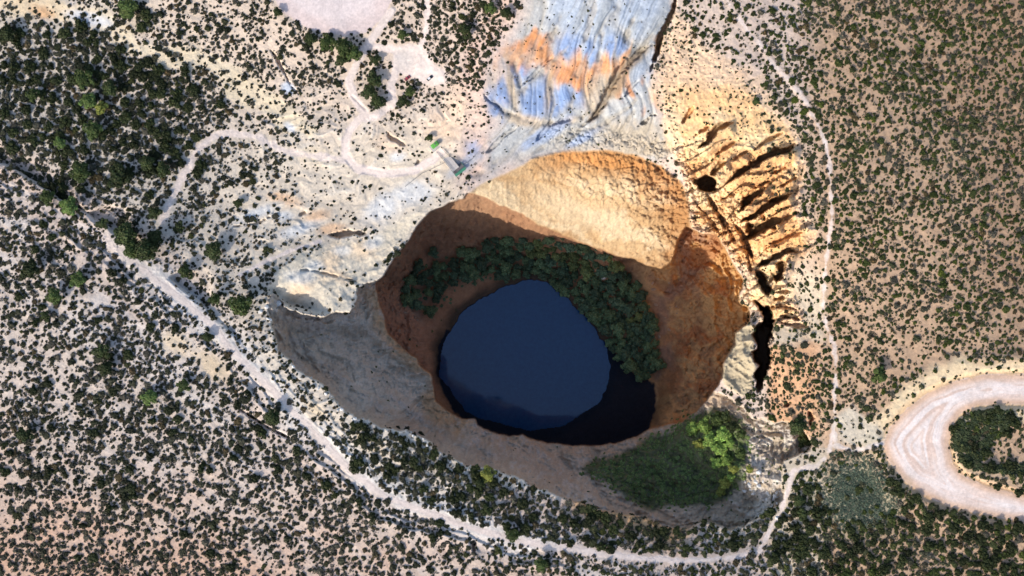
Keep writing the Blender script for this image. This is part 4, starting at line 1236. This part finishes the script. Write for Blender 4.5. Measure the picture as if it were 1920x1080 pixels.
# undergrowth carpeting the shaded ledge
nt_ = 2600
uu = rng.uniform(1080, 1410, nt_); vv = rng.uniform(765, 958, nt_)
ok = samp(sdLed, uu, vv) + rng.normal(0, 7, nt_) < -4
mass("undergrowth", np.array([uu[ok], vv[ok], rng.uniform(2.5, 5.5, ok.sum())]).T, LIGHT, "dense low green undergrowth carpeting the shaded ledge inside the pit", "undergrowth", (0.140, 0.190, 0.062), 0.8)
# low growth between the ring trees
RP = ring_o + ring_i[::-1]
sdR = up(poly_sd(RP))
nt_ = 3000
uu = rng.uniform(735, 1245, nt_); vv = rng.uniform(430, 730, nt_)
ok = (samp(sdR, uu, vv) + rng.normal(0, 4, nt_) < -3) & ((uu > 880) | (rng.rand(nt_) < 0.25)) & (samp(sdLk, uu, vv) > 5)
mass("understorey", np.array([uu[ok], vv[ok], rng.uniform(2.5, 5.5, ok.sum())]).T, LIGHT, "dark low growth filling the gaps between the trees around the lake", "undergrowth", (0.105, 0.160, 0.080), 0.9)
# closed thicket on the loop road island
nt_ = 1500
uu = rng.uniform(1778, 1935, nt_); vv = rng.uniform(760, 900, nt_)
ok = samp(isl, uu, vv) + rng.normal(0, 2, nt_) < -3
mass("thicket", np.array([uu[ok], vv[ok], rng.uniform(3.0, 6.5, ok.sum())]).T, LIGHT, "closed dark thicket covering the inner curve of the loop road island", "thicket", (0.034, 0.046, 0.020), 1.2)
# sparse growth on the pit slopes
nt_ = 900
uu = np.where(rng.rand(nt_) < 0.7, rng.uniform(520, 1450, nt_), rng.uniform(1370, 1480, nt_)); vv = rng.uniform(400, 985, nt_)
sl = samp(sdI, uu, vv); so = samp(sdO, uu, vv)
ok = ((so < -4) & (sl > 6) & (samp(sdLed, uu, vv) > 0) & (rng.rand(nt_) < 0.35 + 0.65 * (uu > 1370))) | ((sl < -8) & (uu < 860) & (vv > 540) & (samp(sdLake, uu, vv) > 6))
mass("slope_weeds", np.array([uu[ok], vv[ok], rng.uniform(1.2, 3.6, ok.sum())]).T, LIGHT, "scattered low weeds clinging to the pit's shaded slopes", "weeds", (0.07, 0.085, 0.035), 0.8)

# ------------------------------------------------------------------ loose limestone blocks
def boulder_mesh(seed, flat=0.6):
    import bmesh
    bm = bmesh.new()
    bmesh.ops.create_icosphere(bm, subdivisions=2, radius=1.0)
    rs = np.random.RandomState(seed)
    pl = [(Vector(rs.normal(size=3)).normalized(), 0.55 + 0.3 * rs.rand()) for _ in range(9)]
    for vtx in bm.verts:
        for nrm, dd_ in pl:
            e = vtx.co.dot(nrm) - dd_
            if e > 0:
                vtx.co -= nrm * e
        vtx.co.z *= flat
        vtx.co += Vector(rs.normal(size=3)) * 0.03
    me = bpy.data.meshes.new("boulder")
    bm.to_mesh(me); bm.free()
    me.materials.append(M_ROCK)
    return me


BO = [boulder_mesh(900 + i, 0.45 + 0.08 * i) for i in range(5)]
M_TALUS = mat_plain("brown_rock", (0.36, 0.25, 0.17), 0.9, 0, 0.25, 0.8)
BT = []
for b0 in BO:
    b1 = b0.copy(); b1.materials.clear(); b1.materials.append(M_TALUS); BT.append(b1)


def boulder(u, v, r, label, group=None, mat=None):
    p = at(u, v)
    o = put("boulder", (BT if mat else BO)[rng.randint(5)])
    o.location = p + Vector((0, 0, r * 0.15))
    o.rotation_euler = (rng.normal() * 0.25, rng.normal() * 0.25, rng.rand() * 6.28)
    o.scale = (r * (0.8 + 0.7 * rng.rand()), r * (0.7 + 0.4 * rng.rand()), r * (0.8 + 0.4 * rng.rand()))
    o["label"] = label; o["category"] = "boulder"
    if group:
        o["group"] = group


rim_pts = [(513, 612), (545, 672), (590, 706), (632, 745), (664, 782), (692, 780), (722, 796), (768, 803), (800, 822), (834, 848), (872, 866), (930, 878), (976, 891), (1004, 910)]
for i in range(56):
    s = rng.rand() * (len(rim_pts) - 1.01)
    k = int(s); f = s - k
    u = rim_pts[k][0] * (1 - f) + rim_pts[k + 1][0] * f + rng.normal() * 4 - 3
    v = rim_pts[k][1] * (1 - f) + rim_pts[k + 1][1] * f + abs(rng.normal()) * 6 + 1
    if float(samp(sdOw, np.array([u]), np.array([v]))[0]) < 1:
        continue
    boulder(u, v, 0.5 + 0.8 * rng.rand(), "white angular limestone block on the pit's lower left rim", "limestone blocks on the lower left rim")
for i in range(30):
    u = 1395 + 70 * rng.rand(); v = 880 + 95 * rng.rand()
    boulder(u, v, 0.8 + 1.3 * rng.rand(), "pale broken rock on the scree at the pit's lower right corner", "scree rocks at the lower right corner")
for i in range(46):
    if i % 2:
        u, v = 722 + 70 * rng.rand(), 560 + 130 * rng.rand()
    else:
        u, v = 1165 + 110 * rng.rand(), 515 + 120 * rng.rand()
    if float(samp(sdI, np.array([u]), np.array([v]))[0]) > -6:
        continue
    boulder(u, v, 0.7 + 1.5 * rng.rand() ** 2, "brown block fallen from the wall, lying on the shaded talus inside the pit", "fallen blocks on the pit talus", M_TALUS)
boulder(1133, 518, 4.2, "large tan boulder among the dark trees above the lake")
for (u, v, r) in ((500, 575, 2.2), (520, 568, 2.6), (505, 598, 1.6), (488, 585, 1.8)):
    boulder(u, v, r, "pale block fallen at the foot of the cream rock, pit's western corner", "blocks at the western corner")

# ------------------------------------------------------------------ cars, kiosk, lookout, fences
import bmesh


def bm_obj(name, build, mat, parent=None, sm=False):
    bm = bmesh.new()
    build(bm)
    me = bpy.data.meshes.new(name)
    bm.to_mesh(me); bm.free()
    me.materials.append(mat)
    if sm:
        for p in me.polygons:
            p.use_smooth = True
    return put(name, me, parent)


def add_box(bm, c, s, rz=0.0, bev=0.0, taper=1.0):
    r = bmesh.ops.create_cube(bm, size=1.0)
    for vtx in r["verts"]:
        t = taper if vtx.co.z > 0 else 1.0
        vtx.co = Vector((vtx.co.x * s[0] * t, vtx.co.y * s[1] * t, vtx.co.z * s[2]))
    if bev:
        es = list({e for vtx in r["verts"] for e in vtx.link_edges})
        g = bmesh.ops.bevel(bm, geom=es, offset=bev, segments=2, affect='EDGES', profile=0.5)
        vs = {vtx for f in g["faces"] for vtx in f.verts}
    else:
        vs = set(r["verts"])
    M = Matrix.Translation(c) @ Matrix.Rotation(rz, 4, 'Z')
    for vtx in vs:
        vtx.co = M @ vtx.co


def prism(bm, prof, w):
    """profile in x,z extruded across y"""
    a = [bm.verts.new((x, -w / 2, zz)) for x, zz in prof]
    b2 = [bm.verts.new((x, w / 2, zz)) for x, zz in prof]
    bm.faces.new(a); bm.faces.new(list(reversed(b2)))
    for i in range(len(prof)):
        j = (i + 1) % len(prof)
        bm.faces.new((a[j], a[i], b2[i], b2[j]))
    bmesh.ops.recalc_face_normals(bm, faces=bm.faces)


M_GLASS = mat_plain("car_glass", (0.015, 0.017, 0.02), 0.1)
M_TYRE = mat_plain("tyre_rubber", (0.02, 0.02, 0.02), 0.9)
M_RIM = mat_plain("wheel_metal", (0.5, 0.5, 0.5), 0.35, 0.8)
M_LAMP = mat_plain("lamp_glass", (0.7, 0.7, 0.68), 0.2)
M_RED = mat_plain("red_paint", (0.30, 0.05, 0.06), 0.35)
M_DKC = mat_plain("black_paint", (0.02, 0.02, 0.024), 0.3)
M_WHC = mat_plain("white_roof_paint", (0.72, 0.70, 0.68), 0.35)
M_CONC = mat_plain("pale_concrete", (0.47, 0.42, 0.38), 0.9, 0, 0.12, 1.0)
M_DECK = mat_plain("dark_deck", (0.14, 0.125, 0.13), 0.8)
M_GRN = mat_plain("green_steel", (0.05, 0.19, 0.115), 0.5)
M_LIME = mat_plain("bright_green_roof", (0.10, 0.34, 0.05), 0.6, 0, 0.35, 0.9)
M_STEEL = mat_plain("grey_steel", (0.16, 0.16, 0.16), 0.5, 0.5)
M_HUT = mat_plain("hut_wall", (0.10, 0.16, 0.09), 0.8)


def car(u, v, rz, paint, roofm, label):
    o = bpy.data.objects.new("parked_car", None)
    COL.objects.link(o)
    o.location = at(u, v, 0.02); o.rotation_euler = (0, 0, rz)
    o["label"] = label; o["category"] = "car"; o["group"] = "cars parked in the upper clearing"
    bm_obj("body", lambda bm: prism(bm, [(-2.15, .35), (2.1, .35), (2.2, .6), (2.1, .85), (1.05, 1.0), (-1.9, 1.02), (-2.2, .8)], 1.78), paint, o)
    bm_obj("window_band", lambda bm: prism(bm, [(1.0, 1.0), (0.35, 1.42), (-1.45, 1.44), (-1.95, 1.02)], 1.52), M_GLASS, o)
    bm_obj("roof", lambda bm: add_box(bm, (-0.55, 0, 1.46), (1.7, 1.44, 0.06), 0, 0.02), roofm, o)
    for x in (-1.35, 1.35):
        for y in (-.84, .84):
            def wh(bm, r=.34, w=.22):
                g = bmesh.ops.create_cone(bm, cap_ends=True, segments=18, radius1=r, radius2=r, depth=w)
                bmesh.ops.rotate(bm, verts=g["verts"], matrix=Matrix.Rotation(math.pi / 2, 3, 'X'))
            w = bm_obj("wheel", wh, M_TYRE, o); w.location = (x, y, .34)
            h = bm_obj("rim", lambda bm: wh(bm, .2, .25), M_RIM, w)
    for y in (-.6, .6):
        bm_obj("headlight", lambda bm: add_box(bm, (2.16, y, .72), (.1, .34, .14), 0, .02), M_LAMP, o)


car(764, 147, R(38), M_RED, M_RED, "red car parked by a bush at the left side of the upper clearing")
car(806, 147, R(40), M_DKC, M_WHC, "black car with a pale roof standing alone on the upper clearing")

A40 = R(38)
# kiosk
kz = at(816, 273)
ko = bpy.data.objects.new("kiosk", None); COL.objects.link(ko)
ko.location = kz; ko.scale = (0.85, 0.8, 0.8); ko.rotation_euler = (0, 0, A40)
ko["label"] = "small kiosk with a bright green roof on a pale slab above the lookout walkway"; ko["category"] = "kiosk"
bm_obj("slab", lambda bm: add_box(bm, (-0.5, -.6, -0.05), (8.0, 6.0, 0.5), 0, 0.03), M_CONC, ko)
bm_obj("wall", lambda bm: add_box(bm, (0.3, 0.3, 1.35), (5.2, 2.9, 2.3)), M_HUT, ko)
bm_obj("roof", lambda bm: prism(bm, [(-3.1, 2.5), (2.9, 2.5), (2.6, 2.72), (-0.1, 3.0), (-2.9, 2.72)], 3.8), M_LIME, ko)
bm_obj("roof_vent", lambda bm: add_box(bm, (0.5, 0.6, 3.12), (1.1, 1.1, 0.5), 0, 0.03), M_DECK, ko)
bm_obj("awning", lambda bm: add_box(bm, (3.3, 0.3, 2.3), (1.5, 3.2, 0.08)), M_HUT, ko)
bm_obj("door", lambda bm: add_box(bm, (-0.8, -1.18, 1.15), (0.9, 0.06, 1.9)), M_STEEL, ko)


def line_rail(bm, p0, p1, h, n, r=0.05, rails=(1.0, 0.55)):
    p0 = Vector(p0); p1 = Vector(p1)
    d = p1 - p0
    ang = math.atan2(d.y, d.x)
    for i in range(n + 1):
        p = p0 + d * i / n
        add_box(bm, (p.x, p.y, p.z + h / 2), (r * 2, r * 2, h), ang)
    for k in rails:
        bm_bar(bm, p0 + Vector((0, 0, h * k)), p1 + Vector((0, 0, h * k)), r)


def bm_bar(bm, a, b2, r):
    d = b2 - a
    M = Matrix.Translation((a + b2) / 2) @ d.to_track_quat('X', 'Z').to_matrix().to_4x4()
    g = bmesh.ops.create_cube(bm, size=1.0)
    for vtx in g["verts"]:
        vtx.co = M @ Vector((vtx.co.x * d.length, vtx.co.y * 2 * r, vtx.co.z * 2 * r))


# walkway from the kiosk to the lookout
w0 = at(830, 287); w1 = at(850, 312)
wd = (w1 - w0); wlen = Vector((wd.x, wd.y, 0)).length
wo_ = bpy.data.objects.new("walkway", None); COL.objects.link(wo_)
wo_.location = (w0 + w1) / 2 + Vector((0, 0, .9)); wo_.rotation_euler = (0, 0, math.atan2(wd.y, wd.x))
wo_["label"] = "pale concrete walkway with side rails leading down to the lookout platform"; wo_["category"] = "walkway"
wl = wlen + 6
bm_obj("deck", lambda bm: add_box(bm, (0, 0, -0.5), (wl, 5.6, 1.2), 0, 0.03), M_CONC, wo_)
for y in (-2.7, 2.7):
    bm_obj("railing", lambda bm: line_rail(bm, (-wl / 2, y, 0.1), (wl / 2, y, 0.1), 1.1, 7, 0.08), M_STEEL, wo_)
# lookout platform
lp = at(859, 317)
lo = bpy.data.objects.new("lookout_platform", None); COL.objects.link(lo)
lo.location = (lp.x, lp.y, w1.z + 0.9); lo.rotation_euler = (0, 0, A40)
lo["label"] = "lookout platform with dark deck and green mesh railing above the pit's rim"; lo["category"] = "platform"
bm_obj("deck", lambda bm: add_box(bm, (0, 0, -0.1), (8.4, 4.2, 0.3), 0, 0.02), M_DECK, lo)


def slope_panel(bm):
    a = [bm.verts.new(p) for p in ((-4.4, -2.1, 1.2), (4.4, -2.1, 1.2), (4.4, -3.5, 0.1), (-4.4, -3.5, 0.1), (-4.4, -2.2, 1.1), (4.4, -2.2, 1.1), (4.4, -3.6, 0.0), (-4.4, -3.6, 0.0))]
    for f in ((0, 1, 2, 3), (7, 6, 5, 4), (0, 4, 5, 1), (1, 5, 6, 2), (2, 6, 7, 3), (3, 7, 4, 0)):
        bm.faces.new([a[i] for i in f])
    bmesh.ops.recalc_face_normals(bm, faces=bm.faces)


bm_obj("mesh_guard", slope_panel, M_GRN, lo)
bm_obj("railing", lambda bm: (line_rail(bm, (-4.2, -2.0, 0.05), (4.2, -2.0, 0.05), 1.15, 6, 0.08), line_rail(bm, (-4.2, -2.0, 0.05), (-4.2, 2.0, 0.05), 1.15, 3, 0.08), line_rail(bm, (4.2, -2.0, 0.05), (4.2, 2.0, 0.05), 1.15, 3, 0.08)), M_GRN, lo)
for x in (-3.8, 3.8):
    for y in (-1.7, 1.7):
        bm_obj("support_post", lambda bm: add_box(bm, (x, y, -2.3), (0.3, 0.3, 4.2)), M_GRN, lo)


def fence(pts, label):
    p = [at(u, v) for u, v in pts]
    o = bpy.data.objects.new("wire_fence", None); COL.objects.link(o)
    o.location = p[0]
    o["label"] = label; o["category"] = "fence"
    L = [q - p[0] for q in p]

    def wires(bm):
        for a, b2 in zip(L[:-1], L[1:]):
            for h in (0.5, 1.2):
                bm_bar(bm, a + Vector((0, 0, h)), b2 + Vector((0, 0, h)), 0.05)
    bm_obj("wire", wires, M_STEEL, o)
    for q in L:
        bm_obj("post", lambda bm: add_box(bm, (q.x, q.y, 0.55 + q.z), (0.16, 0.16, 1.7)), M_STEEL, o)


fence([(760, 350), (775, 338), (792, 325), (812, 316), (834, 305)], "thin wire fence running left from the lookout walkway across pale rock")
fence([(866, 309), (878, 304), (886, 298), (891, 291)], "thin wire fence curving right from the lookout platform along the rim")
fence([(856, 295), (860, 301), (866, 308)], "short wire fence above the lookout platform beside a bush")
fence([(829, 279), (836, 287), (844, 294)], "short post rail on the right side of the walkway head")
